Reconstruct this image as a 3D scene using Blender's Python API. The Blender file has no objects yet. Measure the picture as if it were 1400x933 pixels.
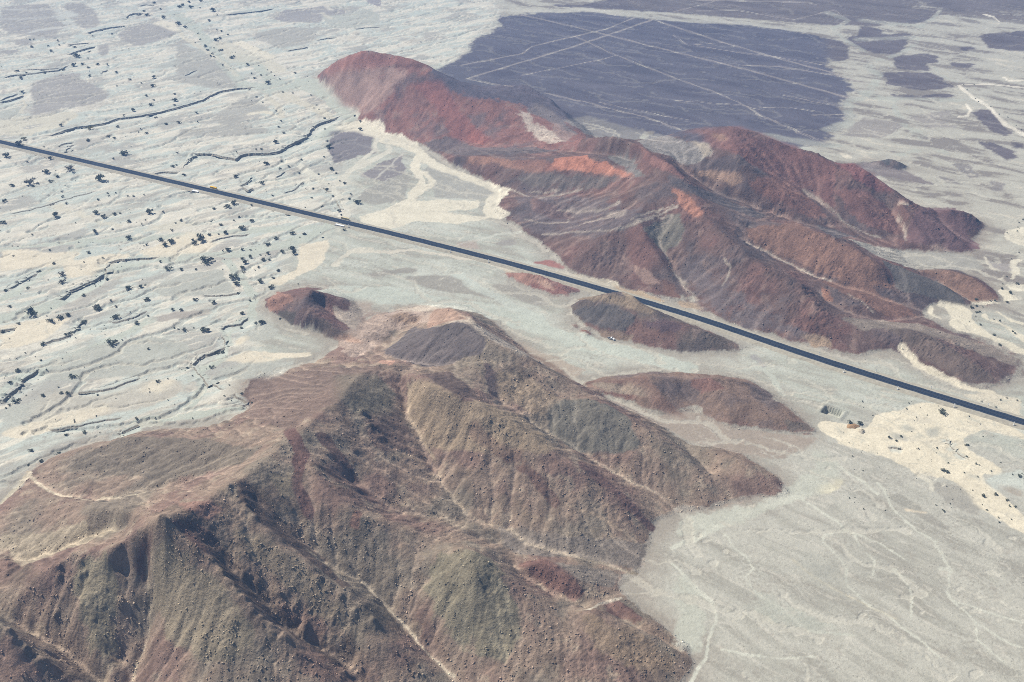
import bpy, math, time
import numpy as np
T0 = time.time()
R = math.radians
scene = bpy.context.scene
COL = scene.collection

# ------------------------------------------------------------------ camera, light, exposure
CAM_H = 430.0
PITCH = R(31.5)
FPX = 1450.0                      # focal length in photo pixels (photo is 1400 x 933)
cam_d = bpy.data.cameras.new('camera')
cam_d.sensor_fit = 'HORIZONTAL'
cam_d.sensor_width = 36.0
cam_d.lens = 36.0 * FPX / 1400.0
cam_d.clip_start = 1.0
cam_d.clip_end = 40000.0
cam = bpy.data.objects.new('camera', cam_d)
COL.objects.link(cam)
cam.location = (0, 0, CAM_H)
cam.rotation_euler = (math.pi / 2 - PITCH, 0, 0)
scene.camera = cam

SUN_EL = R(48)
SUN_DIR = np.array([-0.86, 0.51, 0.0])         # towards the sun, on the ground
SUN_DIR /= np.linalg.norm(SUN_DIR)
world = bpy.data.worlds.new('World')
scene.world = world
world.use_nodes = True
wn = world.node_tree.nodes
wl = world.node_tree.links
sky = wn.new('ShaderNodeTexSky')
sky.sky_type = 'NISHITA'
sky.sun_disc = False
sky.sun_elevation = SUN_EL
sky.sun_rotation = math.atan2(SUN_DIR[0], SUN_DIR[1])
sky.altitude = 500
sky.air_density = 1.0
sky.dust_density = 1.0
wl.new(sky.outputs[0], wn['Background'].inputs[0])
wn['Background'].inputs[1].default_value = 0.052

sun_d = bpy.data.lights.new('sun', 'SUN')
sun_d.energy = 5.0
sun_d.angle = R(0.53)
sun_d.color = (1.0, 0.955, 0.88)
sun = bpy.data.objects.new('sun', sun_d)
COL.objects.link(sun)
from mathutils import Vector
_sd = Vector((SUN_DIR[0] * math.cos(SUN_EL), SUN_DIR[1] * math.cos(SUN_EL), math.sin(SUN_EL)))
sun.rotation_euler = _sd.to_track_quat('Z', 'Y').to_euler()

scene.view_settings.view_transform = 'Standard'
scene.view_settings.look = 'None'
scene.view_settings.gamma = 1.0
scene.view_settings.use_curve_mapping = False
scene.view_settings.exposure = 0.50
scene.cycles.use_denoising = False
scene.cycles.volume_bounces = 0
scene.cycles.filter_width = 0.9
HAZE_DENSITY = 1.95e-4

# ------------------------------------------------------------------ pixel <-> place
CP, SP = math.cos(PITCH), math.sin(PITCH)


def ray(u, v):
    u = np.asarray(u, float); v = np.asarray(v, float)
    x = (u - 700.0) / FPX
    y = (466.5 - v) / FPX
    return np.stack([x, CP + y * SP, -SP + y * CP], -1)


def at_z(u, v, z=0.0):
    """the point where a photo pixel's line of sight reaches height z"""
    d = ray(u, v)
    t = (np.asarray(z, float) - CAM_H) / d[..., 2]
    return d[..., 0] * t, d[..., 1] * t


def to_px(x, y, z):
    dz = z - CAM_H
    depth = y * CP - dz * SP
    up = y * SP + dz * CP
    return 700 + FPX * x / depth, 466.5 - FPX * up / depth


# ------------------------------------------------------------------ noise
_rng = np.random.RandomState(7)
_perm = _rng.permutation(1024)
_ga = _rng.rand(1024) * 2 * np.pi
_gx, _gy = np.cos(_ga).astype(np.float32), np.sin(_ga).astype(np.float32)


def gnoise(x, y, seed=0):
    x = np.asarray(x, np.float32) + np.float32(seed * 37.17)
    y = np.asarray(y, np.float32) + np.float32(seed * 91.73)
    xi = np.floor(x).astype(np.int32); yi = np.floor(y).astype(np.int32)
    fx = x - xi; fy = y - yi
    u = fx * fx * fx * (fx * (fx * 6 - 15) + 10)
    w = fy * fy * fy * (fy * (fy * 6 - 15) + 10)

    def g(ix, iy, dx, dy):
        h = _perm[(_perm[ix & 1023] + iy) & 1023]
        return _gx[h] * dx + _gy[h] * dy
    a = g(xi, yi, fx, fy); b = g(xi + 1, yi, fx - 1, fy)
    c = g(xi, yi + 1, fx, fy - 1); d = g(xi + 1, yi + 1, fx - 1, fy - 1)
    return ((a + (b - a) * u) * (1 - w) + (c + (d - c) * u) * w) * 1.5


def fbm(x, y, scale, octaves=4, seed=0, gain=0.5, ridged=False):
    s = 0.0; a = 1.0; f = 1.0 / scale; tot = 0.0
    for i in range(octaves):
        n = gnoise(x * f, y * f, seed + i * 3)
        if ridged:
            n = 1 - 2 * np.abs(n)
        s = s + a * n; tot += a
        a *= gain; f *= 2.03
    return s / tot


def sstep(a, b, x):
    t = np.clip((x - a) / (b - a), 0, 1)
    return t * t * (3 - 2 * t)


def blur(a, n, it=2):
    """box blur of half width n cells"""
    for _ in range(it):
        for ax in (0, 1):
            p = np.pad(a, [(n + 1, n) if k == ax else (0, 0) for k in (0, 1)], mode='edge')
            c = np.cumsum(p, axis=ax, dtype=np.float64)
            if ax == 0:
                a = (c[2 * n + 1:] - c[:-2 * n - 1]) / (2 * n + 1)
            else:
                a = (c[:, 2 * n + 1:] - c[:, :-2 * n - 1]) / (2 * n + 1)
        a = a.astype(np.float32)
    return a


class Grid:
    def __init__(s, x0, x1, y0, y1, c):
        s.x0, s.y0, s.c = x0, y0, c
        s.nx = int((x1 - x0) / c) + 1; s.ny = int((y1 - y0) / c) + 1

    def ij(s, x, y):
        return (x - s.x0) / s.c, (y - s.y0) / s.c

    def sample(s, a, x, y):
        i, j = s.ij(x, y)
        i = np.clip(i, 0, s.nx - 1.001); j = np.clip(j, 0, s.ny - 1.001)
        i0 = i.astype(np.int32); j0 = j.astype(np.int32)
        fi = (i - i0); fj = (j - j0)
        if a.ndim == 3:
            fi = fi[..., None]; fj = fj[..., None]
        return (a[j0, i0] * (1 - fi) + a[j0, i0 + 1] * fi) * (1 - fj) + (a[j0 + 1, i0] * (1 - fi) + a[j0 + 1, i0 + 1] * fi) * fj

    def window(s, x0, x1, y0, y1):
        i0 = max(0, int((x0 - s.x0) / s.c)); i1 = min(s.nx, int((x1 - s.x0) / s.c) + 2)
        j0 = max(0, int((y0 - s.y0) / s.c)); j1 = min(s.ny, int((y1 - s.y0) / s.c) + 2)
        return i0, i1, j0, j1

    def poly(s, px, py):
        """even-odd fill -> (window, bool mask)"""
        i0, i1, j0, j1 = s.window(px.min(), px.max(), py.min(), py.max())
        if i1 <= i0 or j1 <= j0:
            return None
        X = s.x0 + s.c * np.arange(i0, i1)[None, :]
        Y = s.y0 + s.c * np.arange(j0, j1)[:, None]
        m = np.zeros((j1 - j0, i1 - i0), bool)
        n = len(px)
        for k in range(n):
            ax, ay, bx, by = px[k], py[k], px[(k + 1) % n], py[(k + 1) % n]
            if ay == by:
                continue
            cond = (ay > Y) != (by > Y)
            m ^= cond & (X < (bx - ax) * (Y - ay) / (by - ay) + ax)
        return (i0, i1, j0, j1), m

    def line(s, px, py, half):
        """distance to a polyline inside reach `half` (array per vertex or scalar) -> window, d/half"""
        half = np.broadcast_to(np.asarray(half, float), (len(px),))
        hm = half.max() * 1.5 + 2 * s.c
        i0, i1, j0, j1 = s.window(px.min() - hm, px.max() + hm, py.min() - hm, py.max() + hm)
        if i1 <= i0 or j1 <= j0:
            return None
        D = np.full((j1 - j0, i1 - i0), 9.0, np.float32)
        for k in range(len(px) - 1):
            a0, a1, b0, b1 = s.window(min(px[k], px[k + 1]) - hm, max(px[k], px[k + 1]) + hm,
                                      min(py[k], py[k + 1]) - hm, max(py[k], py[k + 1]) + hm)
            if a1 <= a0 or b1 <= b0:
                continue
            X = s.x0 + s.c * np.arange(a0, a1)[None, :]
            Y = s.y0 + s.c * np.arange(b0, b1)[:, None]
            dx, dy = px[k + 1] - px[k], py[k + 1] - py[k]
            L = dx * dx + dy * dy + 1e-9
            t = np.clip(((X - px[k]) * dx + (Y - py[k]) * dy) / L, 0, 1)
            d = np.hypot(X - px[k] - t * dx, Y - py[k] - t * dy) / (half[k] + (half[k + 1] - half[k]) * t)
            sub = D[b0 - j0:b1 - j0, a0 - i0:a1 - i0]
            np.minimum(sub, d, out=sub)
        return (i0, i1, j0, j1), D


def tile(x0, y0, s, pts):
    return [(x0 + p[0] / s,) + (y0 + p[1] / s,) + tuple(p[2:]) for p in pts]


Q = 1400 / 480.0
tA = lambda p: tile(0, 0, Q, p)
tB = lambda p: tile(460, 0, Q, p)
tC = lambda p: tile(920, 0, Q, p)
tD = lambda p: tile(0, 300, Q, p)
tE = lambda p: tile(460, 300, Q, p)
tF = lambda p: tile(920, 300, Q, p)
tG = lambda p: tile(0, 613, Q, p)
tH = lambda p: tile(460, 613, Q, p)
tI = lambda p: tile(920, 613, Q, p)
q = 1397 / 280.0
ta = lambda p: tile(0, 0, q, p)
tb = lambda p: tile(240, 0, q, p)
tc = lambda p: tile(0, 187, q, p)
td = lambda p: tile(240, 187, q, p)
te = lambda p: tile(0, 374, q, p)
tf = lambda p: tile(200, 374, q, p)
tg = lambda p: tile(0, 500, q, p)
th = lambda p: tile(1120, 560, q, p)
ti = lambda p: tile(1240, 290, 8.72, p)
tj = lambda p: tile(1260, 390, 10.0, p)
tk = lambda p: tile(1000, 0, 3.495, p)
tm = lambda p: tile(640, 140, q, p)
tn = lambda p: tile(860, 160, q, p)
to = lambda p: tile(1060, 200, 4.109, p)
tp = lambda p: tile(440, 380, q, p)

# ------------------------------------------------------------------ relief: feet, ridges and valley floors (photo x, y, height in m)
FOOT = {
    'near_hills': [(-260, 700), (-60, 705), (0, 692), (38, 646), (69, 628), (120, 608), (165, 597), (200, 588), (300, 583), (340, 560),
                   (338, 548), (325, 530), (350, 513), (430, 498), (462, 470), (475, 455), (500, 440), (520, 430), (560, 418),
                   (600, 414), (640, 418), (679, 442), (727, 490), (796, 532), (837, 548), (889, 572), (940, 606), (955, 608),
                   (1010, 618), (1060, 650), (1082, 678), (1040, 680), (985, 692), (930, 702), (895, 713), (894, 742), (874, 770),
                   (872, 785), (850, 805), (880, 835), (940, 882), (950, 908), (940, 938), (900, 1000), (700, 1120), (300, 1300),
                   (-400, 1300), (-500, 900)],
    'maroon_hill': [(360, 410), (385, 398), (425, 390), (460, 397), (485, 412), (500, 440), (490, 468), (470, 470), (440, 455),
                    (415, 448), (380, 435), (362, 420)],
    'pink_mound': [(688, 375), (715, 372), (741, 373), (765, 382), (798, 400), (775, 405), (751, 405), (715, 392)],
    'dark_hill': [(779, 421), (790, 410), (820, 407), (850, 410), (880, 418), (915, 432), (950, 445), (980, 457), (1025, 478), (1000, 485),
                  (960, 483), (902, 480), (860, 468), (834, 463), (803, 449), (785, 432)],
    'pinkish_hill': [(795, 523), (847, 513), (888, 508), (965, 511), (1015, 517), (1060, 541), (1120, 588), (1110, 596), (1071, 592),
                     (999, 587), (941, 562), (899, 568), (860, 552), (803, 536)],
    'red_range': [(433, 103), (452, 99), (511, 98), (590, 114), (640, 129), (683, 129), (720, 131), (760, 146), (790, 167), (830, 200),
                  (860, 207), (895, 208), (937, 199), (999, 195), (1040, 204), (1074, 215), (1139, 239), (1187, 248), (1218, 266), (1249, 285),
                  (1265, 291), (1300, 290), (1330, 298), (1348, 308), (1328, 335), (1338, 345), (1300, 347), (1246, 342),
                  (1232, 348), (1240, 360), (1270, 367), (1300, 366), (1335, 378), (1362, 400), (1372, 412), (1335, 420),
                  (1275, 415), (1263, 430), (1300, 450), (1340, 462), (1380, 480), (1440, 495), (1440, 505), (1400, 515), (1372, 525), (1345, 535),
                  (1314, 527), (1265, 510), (1240, 488), (1210, 478), (1180, 488), (1157, 487), (1091, 470), (1013, 449),
                  (954, 423), (923, 414), (880, 402), (837, 391), (782, 372), (755, 345), (720, 322), (690, 303), (675, 288),
                  (685, 268), (670, 250), (640, 235), (600, 215), (577, 198), (529, 184), (494, 170), (480, 150), (445, 125)],
    'dark_knoll': [(1165, 223), (1190, 221), (1215, 221), (1242, 228), (1235, 236), (1210, 233), (1185, 229)],
    'rust_mound': [(777, 442), (784, 440), (792, 444), (803, 449), (812, 458), (800, 461), (791, 456), (786, 449), (779, 447)],
}
LINES = [
    # near hills: divides and spurs
    [(628, 444, 44), (666, 468, 46), (700, 478, 42), (734, 502, 35), (782, 526, 28), (803, 540, 24), (813, 550, 28), (850, 565, 27), (900, 600, 20), (950, 640, 11), (985, 680, 1)],
    [(560, 466, 20), (594, 452, 36), (628, 444, 44)],
    [(594, 421, 22), (620, 425, 29), (645, 433, 34), (652, 450, 40)],
    [(529, 487, 14), (573, 499, 24), (614, 499, 31), (655, 492, 39)],
    [(530, 497, 38), (494, 513, 45), (470, 540, 50), (440, 565, 53), (405, 600, 55), (350, 640, 62), (322, 662, 66), (270, 690, 71), (222, 712, 76)],
    [(530, 497, 38), (553, 510, 43), (590, 523, 51), (625, 547, 49), (662, 560, 45), (690, 572, 41), (750, 612, 31), (800, 650, 22), (850, 690, 11), (885, 722, 2)],
    [(645, 500, 42), (660, 508, 41)],
    [(672, 500, 41), (680, 530, 35), (690, 556, 29), (720, 571, 25), (769, 602, 18), (823, 637, 11), (871, 661, 6), (940, 687, 1)],
    [(545, 506, 39), (553, 519, 36), (559, 567, 29), (577, 602, 24), (597, 640, 19), (605, 660, 17), (621, 685, 13), (645, 709, 10), (697, 726, 7), (721, 743, 6), (782, 760, 4), (868, 781, 1)],
    [(405, 600, 55), (430, 645, 54), (470, 690, 47), (500, 710, 41), (529, 712, 37), (573, 757, 27), (610, 752, 33), (645, 752, 38), (673, 767, 34), (700, 798, 25), (745, 819, 19), (775, 839, 12), (810, 839, 16), (850, 852, 14), (906, 874, 9), (940, 905, 2)],
    [(645, 752, 38), (650, 790, 31), (655, 850, 17), (660, 920, 4), (665, 980, 0)],
    [(480, 655, 33), (510, 685, 27), (540, 703, 21), (597, 708, 14), (638, 714, 10)],
    [(560, 718, 22), (600, 718, 19), (631, 723, 16), (679, 743, 7)],
    [(705, 775, 11), (740, 768, 16), (775, 785, 12), (805, 822, 5)],
    [(847, 826, 6), (882, 850, 7), (935, 885, 2)],
    [(820, 815, 3), (840, 838, 4), (880, 866, 4), (930, 895, 1)],
    [(690, 757, 10), (720, 790, 8), (760, 815, 6), (800, 830, 4)],
    [(222, 712, 76), (247, 733, 70), (288, 760, 63), (309, 791, 56), (343, 832, 46), (377, 863, 38), (422, 908, 26), (470, 950, 15), (540, 1010, 2)],
    [(250, 719, 70), (281, 741, 60), (309, 773, 50), (343, 806, 40), (377, 841, 30), (422, 880, 17), (480, 915, 9), (520, 950, 4), (600, 1000, 0)],
    [(322, 664, 66), (343, 706, 61), (387, 747, 52), (425, 778, 43), (446, 798, 38), (467, 806, 36), (508, 850, 26), (546, 887, 16), (580, 922, 7), (600, 950, 1)],
    [(335, 672, 60), (377, 716, 46), (418, 748, 35), (450, 773, 28), (494, 793, 21), (525, 829, 14), (563, 867, 8), (590, 898, 4), (618, 925, 2), (650, 960, 0)],
    [(405, 600, 55), (360, 602, 46), (300, 603, 36), (250, 603, 27), (180, 600, 17), (120, 610, 10), (69, 627, 3)],
    [(330, 646, 52), (300, 646, 36), (240, 664, 25), (200, 672, 20), (130, 685, 13), (79, 678, 6), (38, 645, 1)],
    [(222, 712, 76), (171, 697, 46), (120, 690, 27), (69, 686, 15), (14, 685, 6), (-30, 690, 1)],
    [(192, 714, 53), (137, 728, 24), (90, 748, 15), (31, 770, 9), (-20, 770, 6), (-120, 740, 2)],
    [(222, 712, 76), (192, 727, 65), (151, 755, 51), (103, 757, 44), (62, 781, 37), (20, 774, 27), (-60, 770, 18), (-200, 760, 4)],
    [(103, 757, 44), (115, 820, 32), (135, 890, 15), (150, 935, 6)],
    [(206, 732, 64), (200, 765, 49), (194, 795, 37), (206, 826, 27), (206, 867, 17), (192, 904, 8), (180, 940, 3), (180, 1000, 0)],
    [(-140, 780, 40), (-60, 806, 44), (0, 853, 40), (20, 873, 36), (58, 904, 24), (85, 932, 14), (110, 980, 4)],
    [(-100, 800, 26), (-40, 812, 24), (0, 843, 22), (45, 865, 16), (103, 904, 7), (140, 935, 2)],
    [(170, 775, 42), (172, 815, 32), (168, 860, 20), (160, 910, 8)],
    # little mounds north of the near hills
    [(538, 434, 7), (560, 431, 8)], [(500, 457, 7), (516, 457, 7)], [(463, 479, 7), (480, 476, 9), (497, 487, 6)],
    [(505, 470, 3), (530, 476, 5), (545, 456, 4), (575, 441, 6)], [(955, 613, 5), (1000, 623, 9), (1030, 641, 8), (1055, 659, 4), (1078, 675, 0)],
    [(940, 613, 2), (972, 650, 1)],
    # maroon hill
    [(368, 411, 6), (400, 404, 12), (425, 396, 17), (456, 405, 11), (475, 420, 5)],
    [(425, 396, 17), (410, 417, 14), (432, 432, 12), (455, 448, 8), (476, 464, 2)], [(442, 416, 5), (462, 432, 1.5), (490, 446, 0.3)],
    # pink mound, dark hill, pinkish hill
    [(697, 374, 2), (725, 371, 7), (741, 369, 10), (765, 382, 7), (790, 397, 1)],
    [(785, 417, 4), (810, 407, 10), (834, 400, 15.5), (848, 398.5, 17), (862, 403, 16.5), (874, 416, 16), (892, 428, 15), (916, 437, 13), (960, 455, 8), (1010, 477, 1)],
    [(805, 525, 2), (847, 521, 6), (888, 513, 10), (906, 518, 9), (930, 521, 9), (965, 516, 12), (1009, 521, 9), (1030, 533, 6), (1060, 546, 1)],
    [(965, 516, 12), (1000, 543, 8), (1030, 556, 6), (1085, 576, 4), (1112, 590, 1)], [(888, 513, 11), (900, 535, 7), (908, 560, 1)], [(928, 530, 4), (946, 545, 1.5), (958, 562, 0)], [(850, 530, 2.5), (870, 548, 1)],
    # far red hill and the ridge behind it
    [(434, 101, 4), (460, 82, 36), (494, 69, 58), (511, 70, 60), (570, 82, 56), (597, 99, 48), (631, 117, 39), (666, 137, 31), (700, 154, 24), (721, 178, 17), (735, 194, 14)],
    [(570, 84, 55), (535, 120, 34), (510, 148, 15), (497, 163, 4)],
    [(660, 119, 18), (683, 117, 25), (720, 116, 28), (745, 132, 22), (770, 155, 16), (795, 183, 14)],
    [(585, 193, 4), (607, 188, 9), (640, 193, 7), (662, 199, 7)],
    [(577, 199, 1), (620, 204, 5), (679, 206, 10), (740, 205, 17), (790, 207, 25), (850, 215, 35), (880, 226, 39)],
    # range along the highway
    [(607, 212, 8), (650, 216, 12), (700, 220, 17), (775, 217, 31), (813, 215, 38), (845, 228, 37), (868, 240, 39), (888, 256, 42), (880, 285, 35)],
    [(789, 192, 26), (837, 187, 50), (871, 199, 54), (916, 226, 54), (945, 262, 44), (965, 300, 36), (1006, 334, 31), (1033, 358, 27), (1085, 386, 23), (1112, 417, 17), (1157, 470, 3)],
    [(690, 262, 2), (740, 268, 7), (800, 265, 15), (850, 262, 27)],
    [(882, 254, 42), (840, 278, 26), (800, 292, 15)], [(705, 303, 1), (760, 312, 7), (820, 300, 17), (860, 285, 28)],
    [(688, 288, 1), (731, 274, 9), (760, 288, 7), (786, 302, 4)],
    [(870, 290, 35), (880, 325, 23), (900, 350, 16), (922, 390, 3)], [(870, 290, 35), (830, 320, 20), (800, 345, 11), (782, 366, 3)],
    [(895, 300, 30), (903, 335, 16), (918, 362, 8), (937, 393, 2), (950, 412, 0)],
    [(850, 345, 11), (860, 375, 5), (865, 395, 1)],
    [(925, 222, 42), (945, 243, 34), (988, 267, 26), (1030, 284, 20), (1067, 297, 16), (1112, 311, 12), (1174, 328, 6), (1228, 350, 1)],
    [(895, 190, 42), (937, 178, 50), (965, 172, 58), (999, 173, 64), (1037, 182, 58), (1074, 199, 49), (1119, 212, 42), (1139, 226, 38), (1167, 223, 40), (1187, 237, 37), (1218, 257, 28), (1249, 281, 19), (1262, 284, 14), (1300, 286, 18), (1324, 291, 12), (1343, 305, 1)],
    [(999, 173, 64), (1010, 215, 52), (1040, 250, 38), (1080, 275, 26), (1110, 295, 16), (1135, 310, 9)],
    [(1060, 232, 39), (1084, 250, 29), (1126, 281, 17), (1156, 305, 10), (1204, 327, 4)],
    [(1139, 226, 38), (1160, 260, 27), (1190, 295, 15), (1215, 325, 3)], [(1195, 256, 26), (1222, 290, 10), (1240, 326, 3)],
    [(1262, 284, 15), (1290, 315, 10), (1325, 340, 2)], [(1218, 257, 28), (1245, 300, 16), (1270, 330, 6)], [(1275, 291, 9), (1300, 318, 4), (1330, 340, 0)],
    [(1023, 312, 26), (1055, 305, 33), (1081, 307, 35), (1126, 321, 32), (1167, 338, 29), (1201, 362, 21), (1222, 393, 6)],
    [(1010, 322, 25), (1019, 334, 22), (1057, 351, 16), (1098, 372, 12), (1139, 388, 10), (1190, 402, 7), (1240, 418, 2)],
    [(1130, 390, 14), (1160, 399, 13), (1190, 411, 10), (1215, 425, 6), (1249, 436, 1)],
    [(1100, 387, 16), (1122, 402, 12), (1150, 425, 8), (1200, 440, 5), (1263, 436, 1)],
    [(1180, 441, 9), (1205, 447, 10), (1246, 454, 10), (1280, 471, 10), (1331, 495, 7), (1372, 519, 1)],
    [(1185, 350, 18), (1204, 356, 15), (1246, 372, 13), (1290, 391, 8), (1331, 417, 1)],
    [(1255, 372, 4), (1275, 369, 8), (1297, 370, 9), (1331, 381, 8), (1367, 409, 1)], [(1262, 379, 4), (1300, 395, 1), (1325, 411, 0)],
    [(1200, 219.5, 4), (1215, 217.5, 6), (1232, 222, 4)],
    [(780, 444, 1.6), (786, 443, 2.4)], [(794, 452, 2.2), (803, 455, 2.6)],
]

HG = Grid(-620, 900, 190, 1480, 1.5)


def resample(pts, n=400):
    p = np.array(pts, float)
    seg = np.hypot(np.diff(p[:, 0]), np.diff(p[:, 1]))
    s = np.concatenate([[0], np.cumsum(seg)])
    t = np.linspace(0, s[-1], n)
    return np.stack([np.interp(t, s, p[:, k]) for k in range(p.shape[1])], 1)


FOOT_XY = {k: at_z(np.array([p[0] for p in v]), np.array([p[1] for p in v])) for k, v in FOOT.items()}
hill_id = np.zeros((HG.ny, HG.nx), np.int8)
HILLS = list(FOOT)
for k, name in enumerate(HILLS):
    w = HG.poly(*FOOT_XY[name])
    if w:
        (i0, i1, j0, j1), m = w
        sub = hill_id[j0:j1, i0:i1]; sub[m] = k + 1
inside = hill_id > 0
fixed = ~inside
val = np.zeros((HG.ny, HG.nx), np.float32)
cx, cy, cz = [], [], []
for L in LINES:
    p = np.array(L, float)
    X, Y = at_z(p[:, 0], p[:, 1], p[:, 2])
    rs = resample(np.stack([X, Y, p[:, 2]], 1), 500)
    cx.append(rs[:, 0]); cy.append(rs[:, 1]); cz.append(rs[:, 2])
cx = np.concatenate(cx); cy = np.concatenate(cy); cz = np.concatenate(cz)
# winding crests: shift the lines a little
cx0, cy0 = cx, cy
ci, cj = HG.ij(cx + 2.5 * fbm(cx, cy, 26, 2, 5), cy + 2.5 * fbm(cx, cy, 26, 2, 9))
ci = np.clip(np.round(ci).astype(int), 0, HG.nx - 1); cj = np.clip(np.round(cj).astype(int), 0, HG.ny - 1)
acc = np.zeros_like(val); cnt = np.zeros_like(val)
np.add.at(acc, (cj, ci), cz); np.add.at(cnt, (cj, ci), 1)
lm = (cnt > 0) & inside
val[lm] = acc[lm] / cnt[lm]
fixed |= lm


def solve(val, fixed):
    """Laplace interpolation between the traced lines, coarse to fine"""
    levels = [(val, fixed)]
    while min(levels[-1][0].shape) > 40:
        v, f = levels[-1]
        ny, nx = (v.shape[0] // 2) * 2, (v.shape[1] // 2) * 2
        ff = f[:ny, :nx].astype(np.float32).reshape(ny // 2, 2, nx // 2, 2)
        vv = v[:ny, :nx].reshape(ny // 2, 2, nx // 2, 2)
        n = ff.sum((1, 3))
        levels.append((np.where(n > 0, (vv * ff).sum((1, 3)) / np.maximum(n, 1), 0).astype(np.float32), n > 0))
    h = levels[-1][0].copy()
    for k, (v, f) in enumerate(reversed(levels)):
        if h.shape != v.shape:
            h = np.repeat(np.repeat(h, 2, 0), 2, 1)
            h = np.pad(h, ((0, max(0, v.shape[0] - h.shape[0])), (0, max(0, v.shape[1] - h.shape[1]))), mode='edge')[:v.shape[0], :v.shape[1]]
        h = np.where(f, v, h)
        for it in range(120 if k < len(levels) - 1 else 60):
            p = np.pad(h, 1, mode='edge')
            h = np.where(f, v, 0.25 * (p[:-2, 1:-1] + p[2:, 1:-1] + p[1:-1, :-2] + p[1:-1, 2:]))
    return h.astype(np.float32)


hgt = solve(val, fixed)
soft = blur(hgt, 1, 1)
hgt = np.where(inside, soft * 0.6 + hgt * 0.4, soft)
GX = HG.x0 + HG.c * np.arange(HG.nx)[None, :] + np.zeros((HG.ny, 1))
GY = HG.y0 + HG.c * np.arange(HG.ny)[:, None] + np.zeros((1, HG.nx))
GX = GX.astype(np.float32); GY = GY.astype(np.float32)
amt = np.where((hill_id > 1) & (hill_id != 1 + HILLS.index('red_range')), 0.55 * sstep(0.3, 6, hgt), sstep(1.0, 18, hgt))
RHX, RHY = at_z(np.array([425, 452, 511, 590, 640, 683, 720, 770, 805, 790, 740, 679, 620, 577, 529, 494, 470, 430]), np.array([103, 95, 92, 106, 120, 120, 122, 145, 185, 206, 207, 208, 206, 199, 188, 174, 155, 125]), np.array([0, 0, 0, 0, 0, 0, 0, 0, 5, 25, 17, 10, 5, 1, 0, 0, 0, 0.]))
red_mask = np.zeros((HG.ny, HG.nx), bool)
(i0, i1, j0, j1), m = HG.poly(RHX, RHY)
red_mask[j0:j1, i0:i1] = m
vigour = blur(np.where(red_mask, 0.2, np.where(hill_id == 1 + HILLS.index('red_range'), 0.6, 0.9)).astype(np.float32), 6, 2)
hgt = hgt + amt * vigour * (1.7 * fbm(GX, GY, 34, 3, 21) + 1.3 * fbm(GX, GY, 17, 4, 31, ridged=True))
# uneven outlines: pull the whole relief about by a few metres
_wx = 3.6 * fbm(GX, GY, 24, 3, 23, 0.6); _wy = 3.6 * fbm(GX, GY, 24, 3, 27, 0.6)
hgt = HG.sample(hgt, GX + _wx, GY + _wy).astype(np.float32)
_i = np.clip(np.round((GX + _wx - HG.x0) / HG.c).astype(int), 0, HG.nx - 1); _j = np.clip(np.round((GY + _wy - HG.y0) / HG.c).astype(int), 0, HG.ny - 1)
hill_id = hill_id[_j, _i]; inside = hill_id > 0; red_mask = red_mask[_j, _i]
hgt = np.maximum(hgt, 0) * np.where(inside, 1, sstep(0, 1, hgt))


def flow(h, n=90000, steps=70, seed=1, inertia=0.35):
    """rain running downhill: how much water crosses each cell"""
    rg = np.random.RandomState(seed)
    cells = np.flatnonzero(h.ravel() > 0.6)
    gny, gnx = h.shape
    idx = cells[rg.randint(0, len(cells), n)]
    y = (idx // gnx + rg.rand(n)).astype(np.float32); x = (idx % gnx + rg.rand(n)).astype(np.float32)
    gy, gx = np.gradient(h)
    vx = np.zeros(n, np.float32); vy = np.zeros(n, np.float32)
    A = np.zeros(h.size)
    for s in range(steps):
        i = np.clip(x.astype(int), 1, gnx - 2); j = np.clip(y.astype(int), 1, gny - 2)
        k = j * gnx + i
        A += np.bincount(k, minlength=h.size)
        gx_ = gx[j, i]; gy_ = gy[j, i]
        vx = vx * inertia - gx_; vy = vy * inertia - gy_
        m = np.hypot(vx, vy) + 1e-6
        alive = (np.hypot(gx_, gy_) > 0.012)
        x = x + np.where(alive, vx / m, 0); y = y + np.where(alive, vy / m, 0)
    return A.reshape(h.shape).astype(np.float32)


for it in range(4):
    A = flow(hgt, seed=it)
    la = blur(np.log1p(np.maximum(A - 6, 0)), 1, 1)
    gy, gx = np.gradient(hgt, HG.c)
    sl = np.clip(np.hypot(gx, gy), 0, 0.7)
    hgt = hgt - 0.19 * la * sl * (0.4 + 0.6 * amt) * vigour
    hgt = np.where(inside, hgt, np.maximum(hgt, 0))
    hgt = hgt * 0.88 + blur(hgt, 1, 1) * 0.12
A = flow(hgt, n=130000, steps=90, seed=9)
gully = np.clip(blur(np.log1p(np.maximum(A - 25, 0)) / 4.0, 1, 1), 0, 1.2)
hgt = np.maximum(hgt, np.where(inside, 0.02, 0))
# crags: knobbly outcrops along some crests
CRAGS = [[(75, 775), (90, 800), (75, 830), (85, 850)], [(100, 760), (110, 790)], [(18, 868), (40, 890), (62, 905), (82, 925)], [(296, 770), (310, 795), (340, 830), (375, 860), (390, 875)],
         [(330, 790), (345, 800)], [(375, 815), (385, 823)], [(400, 838), (418, 868)], [(438, 796), (448, 802)], [(470, 812), (485, 830), (510, 852)], [(165, 800), (172, 830)],
         [(0, 765), (18, 778)], [(470, 925), (490, 915)], [(318, 668), (345, 705)], [(225, 708), (235, 718)], [(490, 560), (520, 600)], [(360, 915), (385, 930)]]


def h_at(x, y):
    i, j = HG.ij(x, y)
    ok = (i >= 0) & (i < HG.nx - 1) & (j >= 0) & (j < HG.ny - 1)
    return np.where(ok, HG.sample(hgt, x, y), 0.0)


def in_grid_(g, x, y):
    i, j = g.ij(x, y)
    return (i >= 0) & (i < g.nx - 1) & (j >= 0) & (j < g.ny - 1)


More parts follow.
